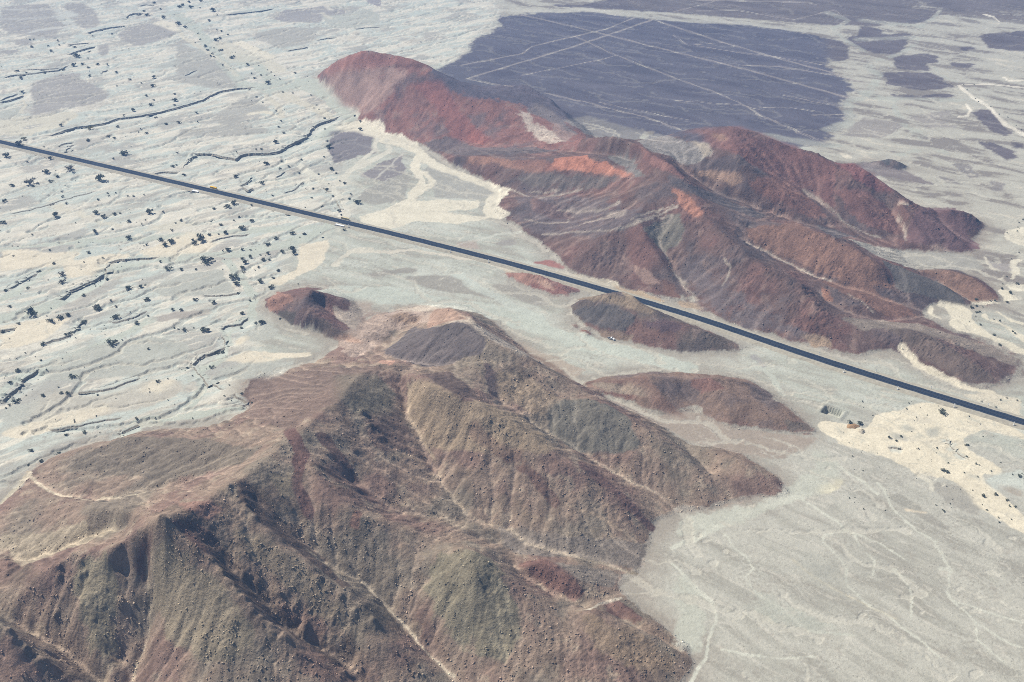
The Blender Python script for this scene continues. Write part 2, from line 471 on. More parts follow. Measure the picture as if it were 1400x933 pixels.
def on_ground(u, v, n=700):
    """where a photo pixel's line of sight first meets the relief"""
    u = np.atleast_1d(np.asarray(u, float)); v = np.atleast_1d(np.asarray(v, float))
    d = ray(u, v)
    t0 = (90 - CAM_H) / d[:, 2]; t1 = (0 - CAM_H) / d[:, 2]
    s = np.linspace(0, 1, n)[None, :]
    t = t0[:, None] + (t1 - t0)[:, None] * s
    X = d[:, :1] * t; Y = d[:, 1:2] * t; Z = CAM_H + d[:, 2:] * t
    below = Z <= h_at(X, Y) + 1e-3
    below[:, -1] = True
    k = below.argmax(1)
    r = np.arange(len(u))
    return X[r, k], Y[r, k]


for L in CRAGS:
    p = resample([(a, b) for a, b in L], 40)
    X, Y = on_ground(p[:, 0], p[:, 1])
    w = HG.line(X, Y, 4.5)
    if w:
        (i0, i1, j0, j1), D = w
        x = GX[j0:j1, i0:i1]; y = GY[j0:j1, i0:i1]
        k = np.maximum(0, 1 - D) ** 0.7
        hgt[j0:j1, i0:i1] += k * (0.6 + 4.5 * np.maximum(0, fbm(x, y, 4.5, 2, 77) + 0.15))
# the foreground hills again at half that spacing, worn by rain into fine branching rills
NG = Grid(-340, 250, 262, 690, 0.75)
NX = (NG.x0 + NG.c * np.arange(NG.nx)[None, :] + np.zeros((NG.ny, 1))).astype(np.float32)
NY = (NG.y0 + NG.c * np.arange(NG.ny)[:, None] + np.zeros((1, NG.nx))).astype(np.float32)
nh = HG.sample(hgt, NX, NY).astype(np.float32)
nh0 = nh.copy()
na = sstep(0.8, 8, nh)
nh = nh + na * (0.55 * fbm(NX, NY, 14, 4, 81, 0.6) + 0.5 * fbm(NX, NY, 5.0, 3, 83, ridged=True))
for it in range(2):
    NA = flow(nh, n=170000, steps=80, seed=20 + it, inertia=0.25)
    la = np.log1p(np.maximum(NA - 5, 0))
    gy, gx = np.gradient(nh, NG.c)
    nh = nh - 0.075 * (0.5 * la + 0.5 * blur(la, 1, 1)) * np.clip(np.hypot(gx, gy), 0, 0.8) * na
    nh = nh * 0.9 + blur(nh, 1, 1) * 0.1
NA = flow(nh, n=130000, steps=80, seed=31, inertia=0.25)
nflow = np.log1p(NA); nflow = np.clip((nflow - blur(nflow, 5, 1)) / 1.6, -1, 1).astype(np.float32)
_e = np.minimum.reduce([NX - NG.x0, NX.max() - NX, NY - NG.y0, NY.max() - NY])
nd = ((nh - nh0) * sstep(2, 20, _e) * (HG.sample((hill_id == 1).astype(np.float32), NX, NY))).astype(np.float32)
print('relief', round(time.time() - T0, 1))

# ------------------------------------------------------------------ cut banks of the dry streams: (photo line, bank height m)
BANKS = [
    (ta([(300, 930), (360, 922), (440, 890), (530, 865), (640, 853), (740, 832), (810, 806), (880, 800), (960, 790), (1080, 768), (1170, 745), (1260, 718), (1390, 680)]) + tb([(230, 655), (300, 625), (400, 605), (560, 595)]), 2.0),
    (ta([(465, 373), (520, 350), (590, 330), (650, 318)]), 2.0), (ta([(460, 305), (540, 298), (610, 292)]), 1.2),
    (ta([(590, 228), (650, 208), (740, 190), (840, 178)]), 1.8), (ta([(850, 135), (870, 108), (910, 92), (980, 92)]), 2.2),
    (ta([(40, 528), (70, 516), (180, 505), (300, 490), (400, 480), (470, 445)]), 1.4), (ta([(180, 475), (330, 470), (430, 468)]), 1.0),
    (ta([(0, 700), (60, 685), (110, 670), (160, 652)]), 2.0), (ta([(0, 688), (40, 668), (120, 640)]), 1.4),
    (ta([(680, 505), (700, 488), (740, 480)]), 1.3), (ta([(945, 42), (990, 32), (1060, 35)]), 1.4),
    (ta([(1260, 520), (1300, 498), (1340, 480)]), 1.0),
    (tb([(345, 100), (400, 95), (520, 82), (600, 72), (672, 60)]), 1.6), (tb([(760, 348), (860, 330), (900, 322)]), 1.2), (tb([(960, 275), (1040, 262), (1100, 258)]), 1.0),
    (tb([(1220, 200), (1290, 190), (1397, 185)]), 1.0),
    (td([(40, 220), (75, 180), (110, 145), (128, 118), (240, 115), (330, 135), (410, 152), (440, 130), (490, 115), (560, 112), (640, 110), (710, 98), (760, 65), (820, 35), (890, 3)]) + tb([(930, 880), (980, 840), (1050, 822), (1140, 790)]), 2.6),
    (tc([(1045, 252), (1110, 240), (1220, 240)]), 1.5), (td([(440, 335), (500, 305), (515, 265)]), 1.4), (td([(460, 345), (500, 365), (520, 352)]), 1.8),
    (td([(1100, 440), (1115, 470), (1130, 500)]), 1.8), (td([(1010, 350), (1050, 375)]), 1.4), (td([(730, 385), (800, 370), (870, 310)]), 0.8),
    (tc([(395, 70), (430, 48), (500, 38)]), 1.2), (tc([(440, 105), (470, 70), (500, 55)]), 0.9), (tc([(715, 900), (735, 862), (810, 840), (940, 832), (1080, 825)]), 1.4), (tc([(730, 933), (718, 900)]), 2.0),
    (te([(395, 178), (440, 155), (490, 110), (550, 85), (640, 45), (720, 0)]), 2.4), (te([(60, 105), (130, 65), (200, 28), (260, 0)]), 1.2), (te([(0, 392), (40, 383), (110, 375)]), 1.4),
    (te([(300, 478), (370, 450), (440, 432), (490, 410)]), 1.3), (te([(490, 410), (530, 370), (560, 320)]), 1.2), (te([(760, 335), (840, 322), (900, 300), (1000, 258)]), 0.9),
    (te([(0, 895), (50, 830), (120, 775), (170, 712), (270, 650)]), 2.2), (te([(540, 808), (700, 795), (800, 770), (870, 740), (960, 715)]), 0.9),
    (tf([(315, 640), (335, 595), (400, 555), (480, 530), (540, 505)]), 1.8), (tf([(540, 505), (540, 465), (520, 430)]), 1.2), (tf([(500, 380), (540, 358), (640, 345), (690, 300)]), 1.3), (tf([(380, 152), (500, 150), (640, 132)]), 0.9),
    (tf([(600, 820), (660, 860), (690, 880), (692, 930)]), 1.6), (tg([(800, 500), (830, 455), (890, 425), (940, 400)]), 1.2), (tf([(400, 730), (440, 745), (520, 790)]), 0.8),
    (tf([(330, 640), (350, 680), (410, 730), (420, 770)]), 0.9), (td([(235, 720), (300, 695), (400, 675), (500, 668)]), 0.9),
    (tc([(60, 530), (200, 500), (330, 465), (450, 425), (560, 395), (660, 372)]), 0.5), (td([(690, 275), (720, 255), (745, 240)]), 1.0),
    (th([(860, 190), (900, 250), (960, 310), (1010, 345)]), 0.4), (th([(470, 262), (530, 258), (565, 268)]), 0.6), (tg([(340, 440), (520, 410), (700, 375), (830, 355)]), 0.7),
]
bank_paths = []
carve = []
for L, hh in BANKS:
    p = resample(L, max(8, int(3 * np.hypot(L[-1][0] - L[0][0], L[-1][1] - L[0][1]))))
    X, Y = on_ground(p[:, 0], p[:, 1])
    Y = Y + 2.4 * fbm(X, Y, 9.0, 4, 3, 0.65); X = X + 2.4 * fbm(X, Y, 9.0, 4, 13, 0.65)
    bank_paths.append((X, Y, hh * 0.9))

# ------------------------------------------------------------------ highway line
ROAD = [(-260, 133), (-120, 166.5), (0, 194), (90, 214.8), (180, 235.5), (267, 255.8), (350, 275), (430, 294.3), (520, 315.3), (600, 335.4), (690, 358), (768, 379.8), (866, 408), (940, 430), (1000, 449.5), (1080, 478), (1180, 510), (1280, 541), (1400, 577), (1500, 609), (1640, 655)]
ROAD_Z = 1.6
rp = np.array(ROAD, float)
rX, rY = at_z(rp[:, 0], rp[:, 1], ROAD_Z)
# smooth spline through the traced points
def smooth_path(x, y, n):
    s = np.concatenate([[0], np.cumsum(np.hypot(np.diff(x), np.diff(y)))])
    t = np.linspace(0, s[-1], n)
    a = np.interp(t, s, x); b = np.interp(t, s, y)
    k = 41
    ker = np.hanning(k); ker /= ker.sum()
    pa = np.concatenate([2 * a[0] - a[k // 2:0:-1], a, 2 * a[-1] - a[-2:-k // 2 - 1:-1]])
    pb = np.concatenate([2 * b[0] - b[k // 2:0:-1], b, 2 * b[-1] - b[-2:-k // 2 - 1:-1]])
    return np.convolve(pa, ker, 'valid'), np.convolve(pb, ker, 'valid')
rX, rY = smooth_path(rX, rY, 420)
rT = np.stack([np.gradient(rX), np.gradient(rY)], 1); rT /= np.linalg.norm(rT, axis=1)[:, None]
rN = np.stack([-rT[:, 1], rT[:, 0]], 1)          # to the far side (+y)
if rN[0, 1] < 0:
    rN = -rN

# ------------------------------------------------------------------ colours of the ground: painted in place, sRGB in full light, with some shade, sunlit tone and haze painted in
def lin(c):
    c = np.asarray(c, float) / 255.0
    return np.where(c <= 0.04045, c / 12.92, ((c + 0.055) / 1.055) ** 2.4)


PG = Grid(-900, 900, 240, 1960, 1.0)
prgb = np.zeros((PG.ny, PG.nx, 3), np.float32)
pal = np.zeros((PG.ny, PG.nx), np.float32)


def put(win, m, col, a):
    i0, i1, j0, j1 = win
    k = (m * a).astype(np.float32)
    sub = prgb[j0:j1, i0:i1]; sub *= (1 - k)[..., None]; sub += k[..., None] * lin(col).astype(np.float32)
    s2 = pal[j0:j1, i0:i1]; s2 *= (1 - k); s2 += k


def area(pts, col, a=0.85, soft=2):
    p = resample(list(pts) + [pts[0]], 160)
    X, Y = on_ground(p[:, 0], p[:, 1])
    pad = soft * 2 + 2
    w = PG.poly(X, Y)
    if not w:
        return
    (i0, i1, j0, j1), m = w
    m = np.pad(m.astype(np.float32), pad)
    if soft:
        m = blur(m, soft, 2)
    I0, I1, J0, J1 = max(0, i0 - pad), min(PG.nx, i1 + pad), max(0, j0 - pad), min(PG.ny, j1 + pad)
    m = m[J0 - (j0 - pad):J0 - (j0 - pad) + J1 - J0, I0 - (i0 - pad):I0 - (i0 - pad) + I1 - I0]
    put((I0, I1, J0, J1), m, col, a)


def streak(pts, wpx, col, a=0.85, tail=False):
    """a line of given width in photo pixels (taken across the line of sight)"""
    p = resample(pts, 120)
    X, Y = on_ground(p[:, 0], p[:, 1])
    # ground width of a line wpx wide in the photograph: step sideways across it and look where that lands
    tu, tv = np.gradient(p[:, 0]), np.gradient(p[:, 1]); tl = np.hypot(tu, tv) + 1e-9
    xa, ya = at_z(p[:, 0] - tv / tl * wpx / 2, p[:, 1] + tu / tl * wpx / 2, 0); xb, yb = at_z(p[:, 0] + tv / tl * wpx / 2, p[:, 1] - tu / tl * wpx / 2, 0)
    gx_, gy_ = np.gradient(X), np.gradient(Y); gl = np.hypot(gx_, gy_) + 1e-9
    half = 0.5 * np.abs((xb - xa) * gy_ / gl - (yb - ya) * gx_ / gl) * 1.1
    half = np.convolve(np.pad(half, 4, 'edge'), np.ones(9) / 9, 'valid')
    half = np.maximum(half, 0.9)
    if tail:
        half = half * np.clip(np.linspace(1.2, 0.3, len(X)), 0.2, 1.2)
    half = half * (1 + 0.5 * fbm(X, Y, 22, 2, 41))
    w = PG.line(X, Y, half)
    if w:
        put(w[0], sstep(1.25, 0.6, w[1]), col, a)


CREAM, CYAN, TERR = (217, 213, 200), (196, 202, 194), (181, 177, 173)
GRAV, PALE, HAZED_DARKP = (190, 193, 187), (212, 214, 206), (96, 92, 108)  # the dark plain tone has some blue haze mixed into it
exec_order = []
# -- left wash plain
for p in ([(0, 50), (130, 30), (330, 25), (370, 60), (400, 100), (380, 125), (440, 160), (470, 180), (400, 215), (390, 260), (330, 260), (200, 240), (60, 230), (0, 200)],
          [(440, 20), (560, 15), (640, 60), (680, 130), (690, 180), (600, 200), (540, 190), (500, 140), (450, 120), (510, 95), (430, 60)],
          [(800, 225), (870, 190), (1000, 155), (1100, 180), (1220, 215), (1200, 240), (1110, 275), (1010, 300), (930, 320), (820, 275)],
          [(665, 300), (740, 300), (755, 350), (720, 400), (660, 365)], [(90, 280), (180, 265), (260, 300), (240, 315), (100, 310)],
          [(0, 340), (120, 340), (140, 355), (50, 370), (0, 365)],
          [(220, 560), (400, 510), (540, 490), (560, 540), (700, 600), (760, 650), (700, 690), (600, 730), (430, 740), (300, 780), (200, 800), (220, 700), (190, 620)],
          [(0, 560), (40, 570), (60, 630), (0, 690)], [(1000, 120), (1080, 120), (1110, 135), (1020, 150)]):
    area(ta(p), (172, 169, 167), 0.62, 5)
area(ta([(0, 760), (120, 730), (150, 790), (60, 820), (0, 815)]), GRAV, 0.8)
area(ta([(1020, 470), (1180, 420), (1300, 370), (1400, 320), (1400, 420), (1250, 440), (1100, 470)]), GRAV, 0.7)
for p in ([(0, 270), (130, 330), (250, 390), (300, 430), (420, 540), (440, 590), (300, 610), (200, 600), (0, 560), (0, 440)],
          [(530, 230), (650, 200), (780, 185), (860, 180), (960, 210), (960, 270), (880, 310), (700, 330), (620, 300), (540, 270)],
          [(520, 190), (610, 165), (670, 175), (580, 195)],
          [(290, 760), (400, 690), (540, 650), (620, 720), (660, 760), (560, 780), (500, 770), (470, 830), (300, 860), (230, 840)],
          [(0, 880), (200, 870), (400, 850), (640, 870), (600, 920), (300, 933), (0, 933)]):
    area(tb(p), (180, 179, 174), 0.62, 5)
area(tb([(670, 130), (740, 70), (860, 60), (950, 50), (1000, 40), (1160, 75), (1150, 100), (1020, 110), (980, 160), (860, 150), (760, 155)]), (168, 165, 166), 0.8)
area(tb([(1300, 0), (1400, 0), (1400, 50), (1310, 20)]), (160, 156, 162), 0.8)
area(tb([(1000, 110), (1150, 100), (1300, 60), (1397, 100), (1397, 160), (1200, 195), (1050, 190)]), GRAV, 0.7)
for p, w in (([(0, 100), (120, 180), (220, 290), (340, 450), (470, 580), (700, 610)], 12), ([(420, 390), (560, 440), (640, 540), (760, 590), (900, 560), (1000, 640), (1150, 760)], 14),
             ([(850, 560), (930, 600), (1030, 660), (1130, 740), (1200, 800), (1120, 870), (1000, 933)], 15)):
    streak(tb(p), w, CYAN, 0.75)
streak(tb([(300, 300), (450, 380), (600, 400), (700, 480)], ), 16, CREAM, 0.7)
streak(tb([(420, 290), (520, 330), (640, 390)]), 8, (236, 230, 215), 0.8)
streak(tb([(0, 170), (60, 260), (160, 320), (330, 430), (420, 520)]), 5, CREAM, 0.7)
area(ta([(1040, 165), (1100, 140), (1200, 160), (1230, 200), (1190, 215), (1100, 180)]), (238, 232, 218), 0.9)
streak(ta([(360, 40), (400, 75), (440, 85), (480, 95), (500, 105), (430, 105), (400, 110), (440, 150), (500, 170), (520, 195)]), 5, (206, 208, 204), 0.9)
streak(ta([(0, 60), (150, 70), (370, 60)]), 2.5, (196, 196, 194), 0.7); streak(ta([(0, 130), (150, 130), (380, 115)]), 2.5, (196, 196, 194), 0.7)
streak(ta([(200, 225), (270, 205), (380, 190), (470, 180)]), 3, (206, 206, 202), 0.8)
streak(ta([(0, 860), (150, 830), (330, 810), (420, 800)]), 14, CREAM, 0.8); streak(ta([(0, 905), (200, 900), (400, 850)]), 8, CREAM, 0.7)
streak(ta([(150, 680), (170, 720), (140, 770)]), 4, CREAM, 0.8)
streak(tb([(620, 650), (700, 720), (730, 800)]), 9, CREAM, 0.6); streak(tb([(510, 780), (600, 770), (660, 780)]), 4, (236, 230, 215), 0.8)
streak(tb([(700, 630), (850, 700), (980, 760), (1050, 800)]), 10, CREAM, 0.6)
streak(tb([(870, 10), (930, 45), (1000, 30), (1060, 70)]), 4, (224, 220, 210), 0.8); streak(tb([(1000, 90), (1060, 130)]), 4, CREAM, 0.7)
for p, w in (([(1300, 40), (1150, 100), (900, 140), (600, 160), (420, 200), (380, 250), (200, 350), (0, 400)], 12), ([(900, 170), (960, 230), (1010, 310), (1000, 390), (900, 440), (910, 500), (880, 560), (790, 600), (830, 660), (760, 740)], 11),
             ([(990, 750), (800, 780), (560, 810), (480, 870)], 9), ([(0, 690), (60, 640), (160, 600), (300, 540), (420, 490), (600, 400)], 9), ([(330, 100), (200, 200), (60, 290), (0, 320)], 8), ([(0, 120), (300, 90), (640, 70), (1250, 30)], 6)):
    streak(tD(p), w, CYAN, 0.8)
for p in ([(200, 560), (430, 490), (600, 470), (760, 500), (740, 560), (600, 620), (300, 640), (180, 640)], [(600, 280), (720, 220), (880, 200), (950, 290), (800, 300), (640, 310)],
          [(970, 450), (1050, 415), (1110, 450), (1080, 480), (990, 500)], [(870, 600), (1000, 570), (1180, 570), (1100, 640), (1000, 640), (930, 640)]):
    area(tD(p), (188, 190, 184), 0.85)
area(tD([(0, 760), (60, 740), (300, 700), (560, 640), (700, 650), (600, 720), (250, 770), (0, 840)]), (192, 194, 188), 0.6, 6)
area(tD([(200, 690), (420, 680), (700, 640), (780, 660), (640, 740), (400, 790), (260, 830), (100, 830)]), (200, 194, 184), 0.6, 6)
area(tD([(590, 390), (700, 370), (850, 355), (840, 375), (650, 405)]), (178, 172, 166), 0.85)
for p in ([(0, 120), (150, 130), (320, 130), (260, 190), (120, 190), (0, 210)], [(560, 130), (760, 50), (940, 60), (820, 130), (600, 160)], [(600, 640), (700, 640), (640, 690), (560, 690)], [(250, 180), (420, 140), (520, 140), (380, 220), (260, 240)],
          [(0, 430), (160, 400), (300, 390), (180, 480), (0, 520)], [(880, 565), (1000, 530), (1230, 530), (1240, 545), (1000, 570)], [(0, 850), (200, 790), (420, 730), (440, 760), (240, 830), (60, 880)], [(1200, 100), (1310, 80), (1290, 180), (1100, 270), (1060, 250), (1180, 200)],
          [(930, 490), (960, 470), (980, 480), (950, 520)]):
    area(tD(p), (231, 222, 205), 0.8)
for p in ([(60, 40), (350, 80), (420, 110), (60, 90)], [(900, 640), (1200, 560), (1397, 570), (1397, 600), (1100, 660)], [(330, 390), (700, 560), (900, 600), (850, 640), (640, 600), (300, 470)]):
    area(tc(p), CREAM, 0.5, 5)
# -- around the channels under the red hill
area(tB([(-30, 530), (60, 510), (150, 540), (140, 590), (60, 640), (0, 650), (-20, 600)]), (132, 126, 132), 0.9)
area(tB([(100, 600), (150, 590), (155, 615), (110, 620)]), (140, 134, 138), 0.9)
area(tB([(90, 700), (180, 650), (260, 620), (280, 680), (180, 720)]), (146, 140, 143), 0.85)
area(tB([(380, 660), (560, 730), (640, 780), (580, 800), (400, 790), (380, 720), (350, 680)]), (176, 175, 170), 0.85)
area(tB([(160, 730), (270, 690), (290, 760), (270, 800), (140, 820), (80, 790)]), (170, 168, 162), 0.85)
CH = (233, 227, 212)
streak(tB([(60, 505), (130, 520), (210, 555), (290, 580), (330, 610), (380, 650)]), 13, CH, 0.95); streak(tB([(380, 650), (440, 680), (540, 715), (610, 745), (670, 785)]), 9, CH, 0.95)
streak(tB([(660, 770), (610, 830), (645, 860)]), 15, CH, 0.95)
streak(tB([(330, 610), (310, 680), (345, 740), (310, 780), (290, 810)]), 11, CH, 0.95); streak(tB([(350, 690), (385, 735), (340, 770)]), 6, CH, 0.9)
streak(tB([(200, 560), (215, 600), (150, 640), (80, 670), (10, 720)]), 6, (222, 219, 208), 0.9); streak(tB([(165, 550), (150, 600), (60, 680), (0, 740)]), 5, (222, 219, 208), 0.9)
streak(tB([(260, 610), (220, 660), (150, 710)]), 2, (208, 205, 198), 0.8)
area(tB([(90, 865), (200, 830), (280, 800), (450, 800), (580, 805), (560, 830), (420, 840), (600, 865), (640, 860), (500, 890), (320, 880), (220, 915), (100, 890)]), CH, 0.9, 2)
streak(td([(850, 200), (960, 270), (1060, 350), (1150, 450), (1180, 570)]), 9, (222, 220, 210), 0.8)
streak(td([(1060, 590), (980, 650), (900, 690), (780, 720), (500, 790)]), 8, CYAN, 0.85)
# -- flats along the highway
for p in ([(100, 210), (300, 195), (330, 210), (150, 230)], [(250, 230), (450, 220), (560, 260), (660, 310), (700, 350), (560, 300), (400, 280)], [(590, 250), (720, 270), (880, 330), (800, 345), (700, 310)]):
    area(tE(p), (166, 162, 155), 0.8, 3)
area(tE([(690, 470), (850, 540), (1000, 600), (940, 640), (800, 570)]), (184, 172, 160), 0.75, 4)
area(tE([(180, 350), (400, 340), (620, 430), (800, 560), (740, 560), (600, 470), (340, 380)]), (182, 172, 160), 0.6, 4)
streak(tE([(480, 220), (600, 290), (700, 350), (800, 390)]), 9, (202, 208, 202), 0.75)
streak(tE([(-40, 290), (300, 310), (600, 365), (800, 430), (1000, 500), (1400, 590)]), 20, (198, 204, 197), 0.7)
streak(tE([(100, 130), (330, 125), (560, 165), (690, 205)]), 4, (220, 214, 202), 0.7); streak(tE([(0, 180), (60, 130), (130, 118)]), 6, (222, 218, 206), 0.7)
streak(tE([(480, 100), (640, 65), (720, 55)]), 3, PALE, 0.6)
area(tE([(470, 90), (560, 80), (600, 130), (480, 110)]), (184, 172, 164), 0.6); area(tE([(630, 90), (700, 80), (710, 110), (640, 110)]), (170, 166, 162), 0.7)
streak(tE([(690, 205), (800, 200), (900, 215), (1000, 240), (1100, 262)]), 7, (208, 200, 184), 0.7)
area(tE([(790, 170), (850, 160), (940, 200), (860, 190)]), (168, 118, 112), 0.85)
area(tF([(300, 540), (330, 535), (380, 580), (350, 585)]), (168, 166, 166), 0.8); streak(tF([(330, 560), (380, 620), (440, 700)]), 6, (196, 200, 192), 0.6)
area([(795, 533), (850, 553), (900, 568), (945, 560), (1000, 586), (1075, 594), (1125, 598), (1070, 630), (1000, 618), (940, 602), (880, 570), (830, 548)], (172, 160, 150), 0.7, 3)
area([(470, 440), (500, 432), (520, 428), (505, 412), (480, 408), (470, 425)], (176, 164, 154), 0.6, 3)
# -- right plain: dunes, gravel tongues, washes
DUNE = (237, 228, 209)
area(th([(330, 110), (390, 30), (520, 0), (640, -40), (760, -50), (900, -20), (1100, 30), (1250, 100), (1400, 180), (1480, 230), (1400, 210), (1250, 170), (1130, 130), (980, 190), (1010, 280), (1130, 330), (1240, 400), (1230, 440), (1100, 430),
         (1130, 520), (1210, 560), (1300, 640), (1400, 740), (1500, 840), (1500, 940), (1400, 850), (1300, 800), (1180, 720), (1110, 680), (1050, 610), (960, 510), (850, 460), (750, 440), (690, 450), (650, 450), (610, 390), (520, 350), (400, 310),
         (260, 260), (140, 230), (130, 200), (0, 150), (0, 85), (180, 90), (320, 130)]), DUNE, 0.95, 1)
area(th([(1130, 480), (1240, 430), (1400, 400), (1400, 560), (1300, 520), (1210, 560)]), (206, 211, 206), 0.8)
area(th([(1215, 520), (1300, 520), (1400, 560), (1400, 610), (1280, 560)]), (180, 172, 162), 0.8)
for p in ([(710, 140), (810, 125), (810, 180), (770, 200), (720, 180)], [(625, 180), (690, 180), (690, 200), (640, 195)], [(550, 90), (600, 95), (670, 140), (590, 150)], [(465, 160), (560, 160), (605, 200), (600, 225), (530, 215)],
          [(720, 255), (740, 238), (760, 262)], [(330, 280), (390, 290), (350, 298)], [(830, 180), (870, 150), (860, 200)], [(960, 420), (1060, 450), (1110, 490), (1040, 470)], [(100, 130), (160, 150), (205, 180), (150, 165)]):
    area(th(p), (186, 186, 178), 0.85, 1)
area(th([(870, 500), (960, 520), (1040, 590), (1060, 650), (1110, 680), (1110, 740), (1000, 700), (900, 640), (780, 560), (800, 480)]), (174, 171, 164), 0.85)
area(th([(470, 590), (530, 580), (650, 640), (720, 690), (660, 690), (520, 650)]), (166, 164, 157), 0.9); area(th([(620, 690), (740, 720), (910, 820), (860, 825), (700, 750)]), (170, 167, 160), 0.9)
area(th([(1000, 730), (1120, 770), (1140, 805), (1040, 780)]), (172, 169, 162), 0.9); streak(th([(590, 685), (640, 690), (720, 705)]), 3, (228, 216, 198), 0.9)
area(th([(0, 540), (60, 500), (150, 480), (170, 500), (90, 540), (20, 565)]), (222, 216, 194), 0.7)
streak(th([(700, 450), (760, 500), (770, 560)]), 7, (222, 218, 206), 0.9)
for p, w in (([(490, 190), (560, 230), (660, 300), (690, 320)], 5), ([(690, 320), (610, 340), (600, 370), (660, 430), (695, 480), (690, 540), (760, 610), (880, 690), (1000, 780), (1080, 850)], 5.5), ([(690, 320), (760, 350), (850, 400), (920, 450)], 2.5),
             ([(730, 340), (740, 390), (800, 440), (800, 500)], 3), ([(820, 140), (860, 200), (880, 260), (960, 330), (1040, 370), (1090, 450), (1110, 490)], 5.5), ([(1060, 480), (1110, 490), (1080, 560), (1100, 600), (1200, 690), (1300, 750), (1400, 790)], 6),
             ([(0, 400), (120, 350), (250, 260), (400, 220), (490, 190)], 8), ([(0, 460), (60, 530), (160, 620), (180, 690), (150, 760), (130, 830), (60, 933)], 9), ([(200, 340), (290, 440), (320, 480), (280, 510), (330, 580), (450, 640), (540, 720), (720, 740)], 4),
             ([(880, 480), (950, 580), (960, 690)], 3), ([(200, 800), (400, 840), (560, 830)], 3), ([(1100, 600), (1220, 640), (1397, 700)], 3), ([(1200, 690), (1230, 780), (1330, 860)], 3), ([(650, 60), (740, 120), (820, 180)], 6)):
    streak(tI(p), w * 0.62, (212, 213, 204), 0.56)
streak(tI([(480, 450), (560, 520), (640, 560), (800, 640), (900, 690)]), 3, (206, 199, 182), 0.45); area(tI([(560, 170), (640, 115), (690, 125), (600, 190)]), (222, 216, 196), 0.7)
area(tI([(20, 280), (200, 230), (400, 190), (560, 60), (520, 0), (640, 20), (680, 110), (560, 190), (250, 300), (30, 380)]), (200, 202, 193), 0.6, 4)
area(tI([(0, 480), (100, 560), (150, 700), (110, 830), (0, 800)]), (196, 198, 189), 0.6, 3)
area(tI([(340, 560), (560, 640), (720, 740), (400, 720), (240, 640)]), (186, 188, 180), 0.5, 4); area(tI([(500, 400), (660, 440), (680, 560), (560, 560), (470, 470)]), (184, 184, 177), 0.5, 4)
streak(tF([(900, 510), (980, 580), (1060, 620), (1150, 660), (1260, 690)]), 6, (230, 222, 204), 0.9, )
area(tF([(1130, 700), (1250, 690), (1397, 720), (1397, 790), (1280, 750)]), (220, 212, 196), 0.7)
for p in ([(230, 215), (520, 260), (650, 310), (720, 380), (700, 450), (800, 560), (900, 640), (1000, 720), (1200, 800), (1400, 900), (1500, 960), (1290, 940), (1100, 830), (900, 740), (640, 640), (500, 630), (400, 530), (420, 430), (330, 310), (150, 280), (160, 390), (340, 490), (320, 495), (140, 410), (90, 290), (250, 270)],
          [(700, 200), (930, 200), (1100, 240), (900, 260), (740, 290)], [(950, 310), (1080, 390), (1250, 500), (1400, 520), (1400, 560), (1200, 510), (1050, 400)],
          [(930, 490), (1080, 540), (1200, 640), (1400, 800), (1400, 700), (1200, 590), (1000, 480)], [(1080, 70), (1150, 180), (1130, 210), (1340, 180), (1200, 90)], [(820, 400), (930, 500), (1010, 560), (940, 480), (860, 380)]):
    area(tj(p), (231, 224, 207), 0.92, 1)
for p in ([(1150, 250), (1400, 200), (1500, 210), (1500, 420), (1400, 410), (1300, 390), (1200, 310)], [(1240, 560), (1300, 540), (1400, 545), (1400, 560), (1320, 600), (1340, 700), (1250, 800), (1180, 790), (1270, 690), (1240, 620)],
          [(920, 510), (970, 545), (975, 600), (1040, 665), (1020, 685), (935, 605)], [(1060, 810), (1110, 720), (1150, 720), (1120, 820)], [(1180, 860), (1400, 850), (1400, 933), (1250, 933)]):
    area(ti(p), (233, 227, 212), 0.92, 1)
area(ti([(960, 570), (1240, 600), (1250, 680), (1130, 720), (1000, 640)]), (172, 166, 164), 0.7)
